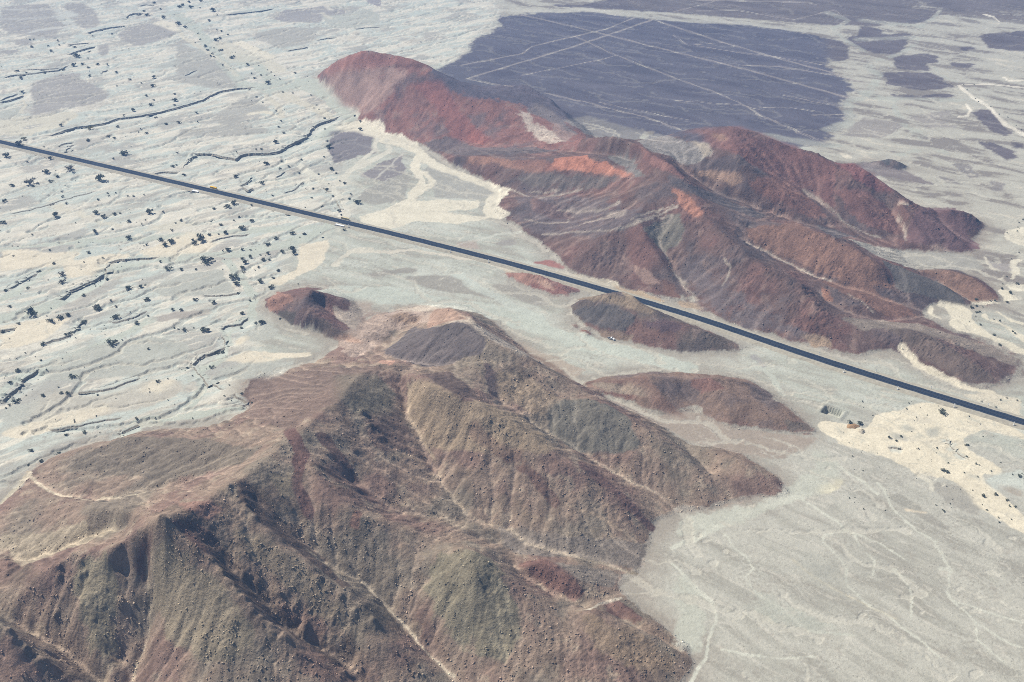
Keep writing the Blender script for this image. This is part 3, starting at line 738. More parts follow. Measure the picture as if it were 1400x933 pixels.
# -- far plain; the dark pavement's colour is tinted towards the bluish haze
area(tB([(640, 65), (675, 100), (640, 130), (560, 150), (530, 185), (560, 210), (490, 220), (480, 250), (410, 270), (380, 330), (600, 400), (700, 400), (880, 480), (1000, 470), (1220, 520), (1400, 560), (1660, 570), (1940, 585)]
        + [((x - 460) * Q, y * Q) for x, y in ((1126, 196), (1139, 171), (1157, 154), (1139, 141), (1160, 130), (1160, 117), (1139, 99), (1126, 86), (1136, 69), (1126, 51), (1105, 45), (1033, 35), (920, 28), (871, 25), (803, 17))]), HAZED_DARKP, 0.93, 12)
for p in ([(735, 8), (800, 6), (830, 0), (830, -60), (1250, -60), (1250, 0), (1240, 10), (1200, 33), (1130, 34), (1040, 26), (930, 18), (860, 14), (800, 10)], [(1137, 28), (1200, 12), (1280, 14), (1263, 31), (1180, 32)], [(1157, 51), (1249, 45), (1229, 74), (1194, 74), (1170, 62)],
          [(1205, 99), (1270, 100), (1307, 118), (1260, 125), (1215, 115)], [(1215, 130), (1300, 128), (1306, 133), (1230, 134)], [(1337, 48), (1400, 43), (1500, 40), (1500, 75), (1400, 70), (1355, 65)], [(1294, 62), (1335, 66), (1320, 72)],
          [(1328, 154), (1355, 151), (1383, 182), (1366, 187)], [(1328, 190), (1359, 195), (1390, 216), (1376, 219)], [(1300, 86), (1330, 88), (1325, 94), (1303, 92)], [(1260, 74), (1280, 76), (1282, 86), (1262, 86)],
          [(1165, 55), (1180, 34), (1210, 42), (1190, 48)], [(1260, 0), (1400, -6), (1500, -10), (1500, 8), (1400, 12), (1300, 16)], [(1130, 52), (1160, 62), (1160, 82), (1140, 84), (1132, 68)], [(1378, 192), (1400, 196), (1400, 205), (1385, 202)], [(1220, 78), (1265, 74), (1268, 96), (1228, 96)]):
    area(p, (108, 99, 106), 0.93, 6)
area([(830, -60), (1500, -60), (1500, 20), (1400, 34), (1290, 20), (1200, 36), (1040, 28), (860, 10)], (122, 112, 112), 0.5, 4)
area([(1300, 223), (1318, 223), (1345, 243), (1330, 244), (1310, 232)], (150, 144, 142), 0.85); area([(1284, 240), (1310, 246), (1318, 254), (1296, 250)], (150, 144, 142), 0.6)
area([(1355, 247), (1375, 253), (1372, 262), (1356, 258)], (152, 146, 144), 0.7); area([(1180, 160), (1240, 170), (1200, 190), (1150, 185)], (160, 154, 150), 0.6); area([(1240, 160), (1300, 150), (1310, 175), (1270, 175)], (166, 160, 156), 0.5)
area([(1165, 224), (1190, 222), (1240, 235), (1280, 252), (1262, 252), (1215, 243), (1190, 238)], (140, 130, 130), 0.8)
LN = (176, 167, 164)
for p, w in ((tB([(520, 315), (950, 185), (1260, 80)]), 2.6), (tB([(500, 260), (740, 215), (780, 185), (930, 150), (1080, 115), (1190, 70)]), 2.0), (tB([(950, 145), (1100, 215), (1400, 330)]) + tC([(210, 385), (420, 490), (620, 575)]), 2.0),
             (tB([(740, 60), (960, 110), (1080, 140), (1400, 220)]) + tC([(300, 280), (500, 335), (700, 390)]), 2.6), (tC([(-60, 85), (0, 105), (200, 170), (480, 250), (670, 300)]), 2.4), (tB([(740, 300), (1050, 240), (1120, 220)]), 1.2),
             (tC([(0, 400), (270, 420), (360, 440)]), 1.2), (tB([(830, 370), (1000, 410), (1200, 460), (1400, 520)]), 2.2), (tB([(1050, 410), (1250, 450), (1400, 480)]), 1.2), (tC([(270, 260), (420, 265), (640, 300), (760, 330)]), 1.8), (tC([(440, 380), (640, 420)]), 1.4),
             (tC([(560, 460), (690, 455)]), 1.6), (tC([(100, 185), (300, 215), (400, 225), (600, 260)]), 1.4), (tC([(330, 430), (480, 430), (560, 445)]), 1.2), (tB([(520, 315), (620, 335), (700, 345)]), 2.0), (tk([(10, 480), (200, 580), (440, 690)]), 1.0),
             (tC([(0, 140), (60, 180), (200, 170)]), 1.0), (tC([(0, 50), (150, 10), (180, 0)]), 1.4), (tC([(100, 45), (250, 40), (480, 80), (640, 40), (700, 80)]), 1.4)):
    streak(p, w * 0.6, LN, 0.66)
area(tB([(900, 480), (1000, 465), (1130, 500), (1220, 520), (1200, 560), (1000, 540), (960, 510)]), (142, 138, 138), 0.7)
streak(tB([(720, 45), (1000, 40), (1200, 65)]) + tC([(0, 80), (300, 95), (480, 118), (640, 130)]), 4, (196, 194, 186), 0.9)
streak(tC([(100, 0), (540, 10), (570, 20)]), 1.5, LN, 0.7)
for p, w in (([(640, 300), (700, 360), (680, 410), (640, 450), (560, 490), (560, 590), (470, 620)], 10), ([(640, 450), (760, 480), (830, 600), (900, 650), (1030, 740)], 8), ([(880, 720), (800, 740)], 5), ([(740, 470), (1100, 480)], 3.5), ([(460, 60), (560, 100), (480, 140), (540, 190), (640, 250)], 4),
             ([(640, 100), (900, 130), (960, 90), (1000, 50)], 4), ([(600, 190), (860, 180), (900, 200), (800, 260), (690, 290)], 4), ([(960, 310), (1000, 360), (1090, 400)], 2), ([(110, 640), (240, 660), (420, 690), (490, 700)], 6)):
    streak(tk(p), w * 1.2, (188, 190, 182), 0.45)
for p, w in (([(1090, 410), (1120, 440), (1160, 470), (1230, 510), (1270, 560), (1320, 600), (1398, 640), (1480, 680)], 4), ([(1110, 405), (1250, 405), (1398, 420), (1480, 425)], 2.2), ([(1300, 370), (1320, 385), (1398, 385)], 1.6), ([(1120, 500), (1145, 530), (1130, 555), (1090, 560)], 2.6), ([(1210, 70), (1250, 80), (1280, 105)], 1.5)):
    streak(tk(p), w, (240, 234, 222), 0.95)
area(tk([(520, 730), (545, 735), (565, 755), (540, 755)]), (226, 218, 204), 0.9)
# -- hill rocks
HB = [
    (area, [(345, 520), (430, 505), (525, 500), (480, 540), (440, 560), (400, 590), (345, 575), (330, 545)], (118, 100, 92), 0.8, 3),
    (area, [(226, 706), (260, 712), (288, 735), (298, 760), (280, 760), (245, 725)], (108, 80, 76), 0.8, 2),
    (area, [(205, 722), (195, 745), (183, 760), (190, 790), (200, 800), (205, 760), (212, 728)], (104, 80, 75), 0.8, 2),
    (area, [(235, 705), (285, 735), (340, 790), (420, 870), (480, 905), (470, 918), (400, 870), (330, 810), (285, 755)], (100, 86, 78), 0.8, 2),  # ridge's right-facing slope, its shade put into the rock colour
    (area, [(322, 655), (340, 665), (390, 715), (445, 770), (480, 800), (470, 805), (420, 765), (370, 725), (330, 685)], (100, 85, 78), 0.8, 2),  # same on the next ridge: shaded side painted darker
    (area, tH([(640, 310), (900, 350), (1240, 380), (1190, 480), (940, 430), (730, 420), (650, 390)]), (124, 116, 110), 0.8, 2),
    (area, tH([(730, 430), (1150, 500), (1100, 560), (980, 540), (850, 450)]), (128, 120, 113), 0.7, 2),
    (area, tH([(720, 450), (830, 440), (930, 500), (1010, 600), (960, 620), (860, 560), (740, 480)]), (116, 86, 80), 0.8, 2),
    (area, tH([(1060, 620), (1130, 610), (1230, 690), (1200, 720), (1080, 660)]), (114, 86, 80), 0.8, 2),
    (area, tp([(330, 500), (420, 420), (560, 330), (720, 300), (820, 240), (560, 230), (300, 250), (180, 330), (100, 440), (200, 560)]), (164, 146, 136), 0.75, 3),
    (area, tp([(420, 500), (540, 420), (600, 350), (820, 340), (900, 305), (1000, 320), (1130, 430), (1080, 520), (960, 560), (850, 600), (700, 610), (560, 570)]), (98, 91, 94), 0.88, 2),
    (area, tE([(210, 390), (260, 370), (330, 390), (320, 420), (240, 420)]), (138, 116, 98), 0.8, 1),
    (area, tE([(380, 360), (450, 350), (520, 400), (440, 410), (370, 430)]), (158, 128, 112), 0.8, 1),
    (area, tE([(520, 380), (620, 430), (760, 520), (880, 590), (970, 660), (860, 600), (700, 500), (560, 420)]), (128, 104, 92), 0.7, 1),
    (area, tp([(400, 580), (440, 560), (510, 570), (490, 600)]), (176, 138, 122), 0.8, 1),
    (area, tE([(830, 740), (1000, 720), (1080, 740), (1180, 800), (1230, 900), (1100, 930), (960, 930), (850, 850)]), (106, 104, 97), 0.75, 2),
    (area, tE([(270, 660), (400, 660), (480, 720), (600, 730), (760, 800), (900, 930), (360, 930), (300, 800)]), (146, 130, 110), 0.75, 3),
    (area, tE([(640, 600), (760, 630), (880, 720), (820, 790), (720, 740), (650, 690)]), (142, 126, 108), 0.7, 2),
    (area, tE([(330, 620), (440, 610), (560, 690), (560, 720), (480, 700), (400, 660)]), (98, 83, 79), 0.75, 1),
    (area, tE([(590, 560), (640, 610), (655, 720), (620, 700), (590, 620)]), (96, 82, 82), 0.8, 1),
    (area, tE([(0, 620), (160, 620), (240, 700), (220, 800), (80, 780), (0, 700)]), (112, 106, 94), 0.7, 3),
    (area, tE([(100, 800), (250, 760), (340, 900), (300, 930), (160, 930)]), (104, 86, 80), 0.6, 3),
    (area, [(165, 597), (260, 600), (360, 610), (330, 635), (240, 655), (150, 650), (90, 640)], (112, 104, 94), 0.7, 3),
    (area, tG([(0, 320), (120, 340), (380, 330), (540, 280), (400, 360), (200, 430), (90, 470), (0, 400)]), (158, 148, 130), 0.75, 3),
    (area, tG([(330, 420), (440, 430), (500, 520), (470, 700), (480, 900), (360, 800), (300, 600)]), (140, 132, 112), 0.7, 4),
    (area, tG([(620, 340), (720, 400), (850, 480), (960, 640), (1060, 780), (860, 860), (680, 760), (600, 600)]), (140, 130, 112), 0.7, 4),
    (area, tG([(900, 290), (1050, 350), (1220, 480), (1300, 560), (1400, 640), (1397, 760), (1220, 640), (1000, 440)]), (138, 126, 110), 0.7, 3),
    (area, tG([(1060, 90), (1190, 110), (1190, 220), (1100, 220)]), (128, 118, 102), 0.6, 3),
    (area, tG([(0, 740), (60, 760), (120, 860), (200, 933), (0, 933)]), (148, 122, 110), 0.8, 2),
    (area, tG([(700, 220), (820, 210), (900, 250), (860, 290), (740, 260)]), (138, 108, 98), 0.7, 2),
    (area, tH([(380, 430), (540, 405), (640, 450), (700, 560), (760, 700), (700, 860), (520, 800), (400, 700), (340, 560)]), (132, 126, 108), 0.7, 4),
    (area, tH([(980, 660), (1100, 690), (1250, 760), (1390, 880), (1200, 900), (1000, 800)]), (136, 118, 100), 0.6, 3),
    (area, tH([(60, 230), (110, 260), (90, 340), (50, 300)]), (140, 108, 96), 0.7, 1),
    (area, tH([(640, 160), (760, 220), (860, 300), (880, 340), (760, 320), (600, 220)]), (132, 116, 102), 0.6, 3),
    (streak, [(395, 590), (412, 620), (405, 660), (420, 700)], 14, (108, 80, 76), 0.8),
    (streak, [(440, 600), (470, 640), (500, 680)], 16, (106, 84, 79), 0.6),
    (streak, [(650, 590), (720, 640), (760, 690)], 12, (112, 88, 80), 0.5),
    (streak, [(800, 640), (850, 680), (890, 720)], 14, (108, 84, 80), 0.6),
    (streak, [(553, 519), (559, 567), (577, 602), (597, 640), (600, 660), (621, 685), (645, 709), (697, 726)], 2.0, (164, 148, 128), 0.5),
    (streak, [(697, 726), (721, 743), (782, 760), (868, 783)], 4, (160, 149, 133), 0.55),
    (streak, [(494, 795), (525, 829), (563, 867), (590, 898), (618, 925)], 4, (168, 158, 142), 0.52),
    (streak, [(200, 770), (206, 826), (206, 867), (192, 904), (184, 933)], 3.2, (164, 152, 134), 0.52),
    (streak, [(690, 570), (769, 604), (823, 639), (871, 663), (935, 689)], 2.4, (156, 143, 128), 0.5),
    (streak, [(38, 646), (55, 664), (79, 678), (130, 686), (200, 674)], 4, (176, 166, 148), 0.8), (streak, [(0, 690), (20, 668), (40, 648)], 6, (196, 188, 170), 0.8),
    (streak, [(775, 690), (812, 705), (850, 728), (868, 740)], 3, (160, 142, 124), 0.6), (streak, [(805, 835), (830, 826), (850, 818)], 4, (184, 178, 166), 0.7),
    (streak, [(420, 752), (450, 776), (480, 800)], 4, (160, 150, 134), 0.7),
    # maroon hill, pink mound, dark hill, pinkish hill
    (area, tD([(1060, 330), (1100, 290), (1160, 300), (1170, 330), (1080, 370)]), (172, 130, 116), 0.85, 1),
    (area, tD([(1090, 370), (1180, 370), (1170, 420), (1120, 400)]), (98, 92, 88), 0.8, 1), (area, tD([(1200, 410), (1280, 390), (1380, 460), (1300, 470)]), (112, 98, 92), 0.7, 2),
    (area, [(445, 418), (470, 425), (492, 440), (485, 452), (462, 438)], (178, 166, 156), 0.75, 1),
    (area, tD([(1320, 470), (1390, 460), (1440, 500), (1397, 500)]), (178, 144, 124), 0.7, 1),
    (area, tE([(670, 215), (800, 205), (830, 260), (760, 270)]), (172, 130, 118), 0.7, 1), (area, tE([(780, 240), (840, 250), (900, 290), (820, 275)]), (196, 160, 144), 0.6, 1),
    (area, tE([(950, 320), (1100, 295), (1200, 310), (1280, 370), (1200, 360), (1100, 325)]), (150, 132, 114), 0.8, 1),
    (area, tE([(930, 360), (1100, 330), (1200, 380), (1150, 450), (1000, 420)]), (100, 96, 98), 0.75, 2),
    (area, tE([(1040, 440), (1200, 460), (1160, 490), (1060, 470)]), (142, 122, 108), 0.7, 1), (area, tE([(1200, 400), (1330, 400), (1400, 440), (1300, 460)]), (112, 90, 96), 0.7, 2),
    (area, tE([(1000, 650), (1200, 660), (1280, 700), (1200, 720), (1060, 690)]), (166, 150, 136), 0.7, 2), (area, tE([(1130, 640), (1250, 620), (1300, 700), (1400, 800), (1280, 760), (1200, 680)]), (136, 108, 98), 0.6, 2),
    (area, tF([(60, 640), (150, 630), (220, 680), (120, 700)]), (150, 112, 104), 0.7, 1), (area, tF([(440, 800), (540, 820), (560, 850), (460, 845)]), (124, 112, 104), 0.7, 1),
    # far red hill
    (area, [(436, 108), (470, 88), (511, 86), (562, 96), (535, 130), (500, 160), (470, 145), (445, 122)], (156, 128, 122), 0.6, 4),  # left facet painted paler, sunlit tone put into the colour
    (area, [(436, 104), (460, 84), (494, 71), (520, 74), (560, 84), (511, 90), (470, 96)], (158, 108, 100), 0.85, 2),
    (area, tB([(300, 330), (420, 320), (520, 480), (640, 570), (480, 570), (420, 480)]), (146, 94, 88), 0.7, 3), (area, tB([(540, 500), (600, 560), (590, 580), (520, 560)]), (160, 96, 86), 0.7, 1),
    (area, tm([(330, 60), (390, 60), (460, 130), (560, 190), (640, 250), (620, 290), (500, 290), (440, 230), (380, 150)]), (196, 182, 172), 0.56, 4),
    (area, tm([(560, 130), (650, 160), (740, 220), (640, 280), (590, 220)]), (152, 128, 124), 0.7, 1),
    (area, tm([(400, 60), (460, 0), (560, 60), (700, 180), (780, 230), (700, 200), (520, 120)]), (128, 120, 124), 0.7, 2),
    (area, tB([(340, 570), (450, 545), (560, 590), (800, 590), (900, 600), (700, 620), (500, 620), (380, 600)]), (112, 100, 102), 0.8, 2),
    # range along the highway
    (area, tm([(600, 380), (700, 370), (810, 365), (870, 400), (960, 410), (980, 450), (1130, 490), (1080, 505), (950, 495), (820, 475), (700, 460), (600, 465), (520, 440)]), (196, 128, 104), 0.75, 1),
    (area, tm([(0, 365), (150, 375), (300, 400), (440, 400), (540, 400), (500, 470), (380, 470), (130, 415), (0, 405)]), (166, 124, 108), 0.8, 2),
    (area, tm([(300, 400), (560, 390), (600, 460), (480, 470), (340, 440)]), (140, 100, 92), 0.6, 2),
    (area, tm([(960, 360), (1060, 340), (1140, 420), (1240, 520), (1100, 480), (1000, 410)]), (124, 122, 122), 0.7, 2),
    (area, tm([(1060, 290), (1140, 330), (1240, 440), (1300, 480), (1160, 400)]), (118, 88, 88), 0.7, 1),
    (area, tn([(280, 490), (400, 540), (510, 660), (500, 710), (400, 650), (310, 570)]), (182, 126, 106), 0.7, 1),
    (area, tF([(575, 260), (625, 285), (645, 340), (600, 325)]), (176, 126, 104), 0.6, 1),
    (area, tF([(290, 40), (480, 10), (600, 60), (720, 110), (830, 180), (885, 275), (760, 260), (600, 220), (450, 160), (330, 110)]), (150, 114, 100), 0.7, 2),
    (area, tF([(600, 250), (760, 265), (880, 330), (990, 390), (860, 390), (700, 310)]), (144, 108, 96), 0.75, 2),
    (area, tn([(370, 100), (750, 60), (900, 110), (1100, 190), (1400, 330), (1400, 640), (1200, 500), (1000, 420), (850, 330), (700, 240), (560, 200), (480, 120)]), (140, 98, 93), 0.8, 3),
    (area, tn([(820, 430), (1000, 400), (1200, 520), (1350, 680), (1250, 690), (1050, 600), (860, 520)]), (146, 104, 94), 0.7, 3),
    (area, tn([(60, 170), (200, 110), (380, 170), (480, 200), (560, 220), (500, 280), (400, 340), (280, 270), (150, 240)]), (154, 150, 150), 0.85, 2),
    (area, tn([(400, 160), (520, 180), (560, 230), (500, 270), (480, 200)]), (190, 178, 164), 0.7, 1),
    (area, tn([(550, 115), (640, 115), (670, 160), (600, 160)]), (180, 142, 122), 0.8, 1), (area, tn([(470, 370), (560, 350), (620, 380), (720, 370), (780, 420), (700, 470), (620, 430), (480, 400)]), (172, 140, 122), 0.7, 1),
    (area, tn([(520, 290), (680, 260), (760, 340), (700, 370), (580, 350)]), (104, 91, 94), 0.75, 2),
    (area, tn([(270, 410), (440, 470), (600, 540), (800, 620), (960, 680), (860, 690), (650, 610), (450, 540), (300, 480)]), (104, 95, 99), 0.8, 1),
    (area, tF([(560, 20), (740, 70), (640, 75), (580, 40)]), (108, 100, 104), 0.8, 1),
    (area, tn([(0, 170), (130, 240), (260, 310), (380, 400), (370, 430), (200, 360), (80, 270)]), (144, 103, 97), 0.8, 1),
    (area, tF([(700, 80), (930, 130), (1100, 130), (1200, 150), (1240, 200), (960, 200), (820, 150)]), (172, 170, 164), 0.85, 2),
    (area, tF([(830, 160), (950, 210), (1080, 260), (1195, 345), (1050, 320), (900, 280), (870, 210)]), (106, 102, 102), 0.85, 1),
    (area, tF([(990, 205), (1100, 203), (1200, 235), (1305, 322), (1200, 330), (1100, 270)]), (146, 114, 100), 0.8, 1),
    (area, to([(760, 420), (830, 350), (930, 350), (1020, 350), (1160, 440), (1060, 480), (1180, 590), (1060, 590), (860, 550), (740, 530)]), (124, 94, 97), 0.8, 2),
    (area, to([(860, 560), (920, 540), (990, 590), (900, 580)]), (176, 152, 142), 0.6, 1), (area, to([(680, 310), (740, 320), (760, 350), (700, 330)]), (214, 202, 188), 0.8, 1), (area, to([(560, 180), (590, 200), (610, 235), (580, 210)]), (210, 198, 186), 0.7, 1),
    (area, to([(330, 240), (480, 240), (640, 350), (720, 500), (560, 460), (420, 380)]), (138, 98, 92), 0.7, 3), (area, to([(330, 100), (440, 95), (560, 170), (760, 340), (640, 300), (470, 200)]), (146, 96, 96), 0.75, 2),
    (area, tn([(100, 770), (230, 700), (330, 650), (390, 780), (340, 880), (240, 933), (160, 850)]), (124, 120, 112), 0.75, 2),
    (area, tm([(930, 760), (1060, 740), (1060, 770), (1000, 790), (940, 790)]), (198, 186, 174), 0.7, 1), (area, tm([(700, 720), (900, 720), (880, 750), (720, 760)]), (150, 140, 136), 0.7, 1),
    (area, tm([(430, 660), (480, 650), (500, 700), (440, 740)]), (176, 132, 118), 0.8, 1), (area, tm([(460, 660), (640, 720), (740, 800), (560, 790), (460, 740)]), (124, 88, 84), 0.75, 1),
    (area, tE([(1090, 262), (1200, 280), (1320, 335), (1250, 335), (1130, 290)]), (196, 176, 152), 0.8, 1), (area, tF([(0, 330), (90, 335), (120, 360), (40, 355)]), (186, 166, 146), 0.8, 1),
    (area, tF([(510, 460), (600, 460), (660, 515), (560, 500)]), (172, 148, 126), 0.7, 1), (area, tE([(1180, 180), (1240, 200), (1300, 260), (1230, 250)]), (168, 138, 128), 0.7, 1), (area, tE([(1290, 230), (1340, 260), (1370, 325), (1300, 300)]), (130, 98, 88), 0.7, 1),
    (area, tF([(960, 40), (1050, 20), (1180, 130), (1060, 110)]), (120, 92, 96), 0.6, 2), (area, tF([(840, 430), (1000, 450), (1200, 570), (1290, 650), (1150, 640), (1000, 560), (930, 510)]), (120, 104, 98), 0.75, 2),
    (area, tF([(1050, 470), (1140, 485), (1110, 500)]), (164, 122, 112), 0.6, 1),
    (area, tF([(640, 390), (800, 400), (1000, 420), (1150, 470), (1300, 520), (1397, 600), (1200, 530), (960, 440), (760, 440)]), (150, 138, 130), 0.7, 2),
    (area, tm([(300, 500), (600, 480), (900, 500), (1100, 510), (900, 590), (560, 600), (380, 580)]), (118, 108, 106), 0.6, 3),
]
for f, *args in HB:
    f(*args)
for p in (tF([(0, 220), (100, 140), (250, 250), (400, 350), (560, 470), (500, 490), (270, 430), (100, 350)]), tm([(300, 640), (700, 620), (1100, 700), (1300, 800), (900, 930), (500, 930), (300, 800)])):
    area(p, (116, 104, 108), 0.5, 5)
GL = (180, 168, 158)
for p, w in ((tm([(490, 655), (620, 630), (780, 600)]), 2), (tm([(620, 735), (760, 750), (900, 735), (1000, 690)]), 2.5), (tm([(760, 840), (880, 800), (1000, 790)]), 2), (tm([(500, 910), (780, 880), (960, 880), (1180, 820), (1397, 770)]), 1.8),
             (tm([(1300, 890), (1310, 850), (1397, 780)]), 1.6), (to([(160, 250), (240, 300), (300, 350), (380, 420), (510, 480), (600, 520)]), 2.6), (tE([(1260, 60), (1290, 90), (1320, 160), (1350, 230), (1390, 270)]), 3), (tn([(290, 680), (270, 720), (210, 760), (150, 810)]), 1.6),
             (tm([(230, 590), (330, 630), (400, 650)]), 2), (tm([(400, 795), (540, 830), (680, 820), (720, 780)]), 1.6), (tm([(400, 620), (560, 615), (640, 600)]), 1.4), (to([(690, 400), (740, 470), (740, 525)]), 2), (tF([(290, 90), (400, 150), (520, 210), (640, 250)]), 2.5),
             (tF([(0, 210), (40, 280), (95, 325)]), 2), (tF([(700, 300), (790, 375)]), 1.6), (tF([(200, 150), (225, 200), (195, 260)]), 1.4), (tn([(0, 740), (120, 700), (330, 610)]), 2), (tn([(20, 690), (200, 640), (300, 610)]), 1.6)):
    streak(p, w * 0.75, GL, 0.52)
print('paint', round(time.time() - T0, 1))

# ------------------------------------------------------------------ drainage of the plains: rain run over tilted, slightly uneven ground
SG = Grid(-900, 900, 240, 1960, 2.0)
SX = (SG.x0 + SG.c * np.arange(SG.nx)[None, :] + np.zeros((SG.ny, 1))).astype(np.float32)
SY = (SG.y0 + SG.c * np.arange(SG.ny)[:, None] + np.zeros((1, SG.nx))).astype(np.float32)
_hs = np.where(in_grid_(HG, SX, SY), HG.sample(hgt, SX, SY), 0)


def drainage(dx, dy, seed, keep, tilt=0.055, its=2):
    h = -(SX * dx + SY * dy) * tilt + 1.25 * fbm(SX, SY, 46, 4, seed, 0.5) + _hs
    h = h.astype(np.float32); h -= h.min() - 1
    cells = np.flatnonzero(keep.ravel())
    rg = np.random.RandomState(seed)
    n = 44000
    for it in range(its):
        idx = cells[rg.randint(0, len(cells), n)]
        y = (idx // SG.nx + rg.rand(n)).astype(np.float32); x = (idx % SG.nx + rg.rand(n)).astype(np.float32)
        gy, gx = np.gradient(h)
        vx = np.zeros(n, np.float32); vy = vx.copy()
        Ac = np.zeros(h.size, np.float32)
        for st in range(170):
            i = np.clip(x.astype(np.int32), 1, SG.nx - 2); j = np.clip(y.astype(np.int32), 1, SG.ny - 2)
            k = j * SG.nx + i
            np.add.at(Ac, k, 1.0)
            g1 = gx.ravel()[k]; g2 = gy.ravel()[k]
            vx = vx * 0.45 - g1; vy = vy * 0.45 - g2
            m_ = np.hypot(vx, vy) + 1e-6
            x = x + vx / m_; y = y + vy / m_
        Ac = Ac.reshape(h.shape)
        h = h - 0.16 * np.log1p(np.maximum(Ac - 3, 0))
    return np.clip(np.log1p(Ac * 1.18) / 5.5, 0, 1.2).astype(np.float32)


_u, _v = to_px(SX, SY, np.zeros_like(SX))
_fr = (_u > -120) & (_u < 1520) & (_v > -30) & (_v < 1000)
net_left = drainage(-0.82, -0.57, 700, _fr & (_u < 760))
net_right = drainage(0.86, -0.51, 720, _fr & (_u > 380))
print('drainage', round(time.time() - T0, 1))

# ------------------------------------------------------------------ full ground height and colour at any place
reg_left = np.zeros((PG.ny, PG.nx), np.float32); reg_far = reg_left.copy(); reg_right = reg_left.copy()
for arr, pts in ((reg_left, [(-900, -60), (640, -60), (700, 20), (625, 86), (560, 95), (430, 100), (500, 170), (470, 230), (490, 290), (410, 340), (365, 400), (355, 440), (330, 530), (345, 560), (200, 600), (60, 640), (-50, 700), (-900, 850)]),
                 (reg_far, [(640, -60), (2300, -60), (2300, 480), (1440, 480), (1250, 350), (1100, 190), (800, 190), (620, 90), (690, 20)]),
                 (reg_right, [(850, 700), (1000, 640), (1100, 600), (1180, 560), (1440, 640), (2300, 900), (1800, 1300), (900, 1300), (860, 900)])):
    p = resample(pts + [pts[0]], 300)
    w = PG.poly(*at_z(p[:, 0], p[:, 1]))
    (i0, i1, j0, j1), m = w
    arr[j0:j1, i0:i1] = m
reg_left = blur(reg_left, 7, 2); reg_far = blur(reg_far, 12, 2); reg_right = blur(reg_right, 8, 2)

# stream beds cut below the plain on the camera side of each bank
cut = np.zeros((PG.ny, PG.nx), np.float32)
bed = np.zeros((PG.ny, PG.nx), np.float32)
for X, Y, hh in bank_paths:
    reach = 6 + 5 * hh
    n = len(X)
    i0, i1, j0, j1 = PG.window(X.min() - reach, X.max() + reach, Y.min() - reach, Y.max() + reach)
    if i1 <= i0 or j1 <= j0:
        continue
    gx = (PG.x0 + PG.c * np.arange(i0, i1))[None, :]; gy = (PG.y0 + PG.c * np.arange(j0, j1))[:, None]
    best = np.full((j1 - j0, i1 - i0), 1e9, np.float32); side = best.copy(); tt = best.copy()
    for k in range(n - 1):
        dx, dy = X[k + 1] - X[k], Y[k + 1] - Y[k]
        L2 = dx * dx + dy * dy + 1e-9
        t = np.clip(((gx - X[k]) * dx + (gy - Y[k]) * dy) / L2, 0, 1)
        ex = gx - X[k] - t * dx; ey = gy - Y[k] - t * dy
        d = np.hypot(ex, ey)
        # the near side is the side towards the camera (-y)
        nx_, ny_ = (dy, -dx)
        if ny_ > 0:
            nx_, ny_ = -nx_, -ny_
        sgn = np.sign(ex * nx_ + ey * ny_)
        m = d < best
        best = np.where(m, d, best); side = np.where(m, sgn, side); tt = np.where(m, (k + t) / (n - 1), tt)
    endf = sstep(0, 0.08, tt) * sstep(1, 0.92, tt)
    sd = best * side
    dep = hh * endf * np.where(sd > 0, sstep(reach, reach * 0.25, sd), sstep(-2.6, -2.0, sd))
    sub = cut[j0:j1, i0:i1]; np.maximum(sub, dep, out=sub)
    sub = bed[j0:j1, i0:i1]; np.maximum(sub, endf * np.where(sd > -1.0, sstep(reach * 0.8, reach * 0.3, np.abs(sd)), 0), out=sub)

# the pit dug beside the dunes
TRX, TRY = at_z(np.array([1124.5, 1129, 1150, 1147]), np.array([561.5, 558.5, 565.5, 570.0]))
pit_c = np.array([TRX.mean(), TRY.mean()]); _v = np.array([TRX[2] - TRX[1], TRY[2] - TRY[1]])
pit_len = np.linalg.norm(_v); pit_t = _v / pit_len; pit_n = np.array([-pit_t[1], pit_t[0]])

road_d = np.full((PG.ny, PG.nx), 9e3, np.float32)
w = PG.line(rX, rY, 30.0)
(i0, i1, j0, j1), D = w
road_d[j0:j1, i0:i1] = D * 30.0
road_d = np.minimum(road_d, 60)


def in_grid(g, x, y):
    i, j = g.ij(x, y)
    return (i >= 0) & (i < g.nx - 1) & (j >= 0) & (j < g.ny - 1)


def braids(x, y):
    """how far a place lies in a small channel (left plain, other plains)"""
    wx = x + 1.6 * gnoise(x / 6, y / 6, 61); wy = y + 1.6 * gnoise(x / 6, y / 6, 62)
    ok = in_grid(SG, wx, wy)
    return np.where(ok, SG.sample(net_left, wx, wy), 0), np.where(ok, SG.sample(net_right, wx, wy), 0)


def rot(x, y, ux, uy, stretch):
    return (x * ux + y * uy) / stretch, -x * uy + y * ux


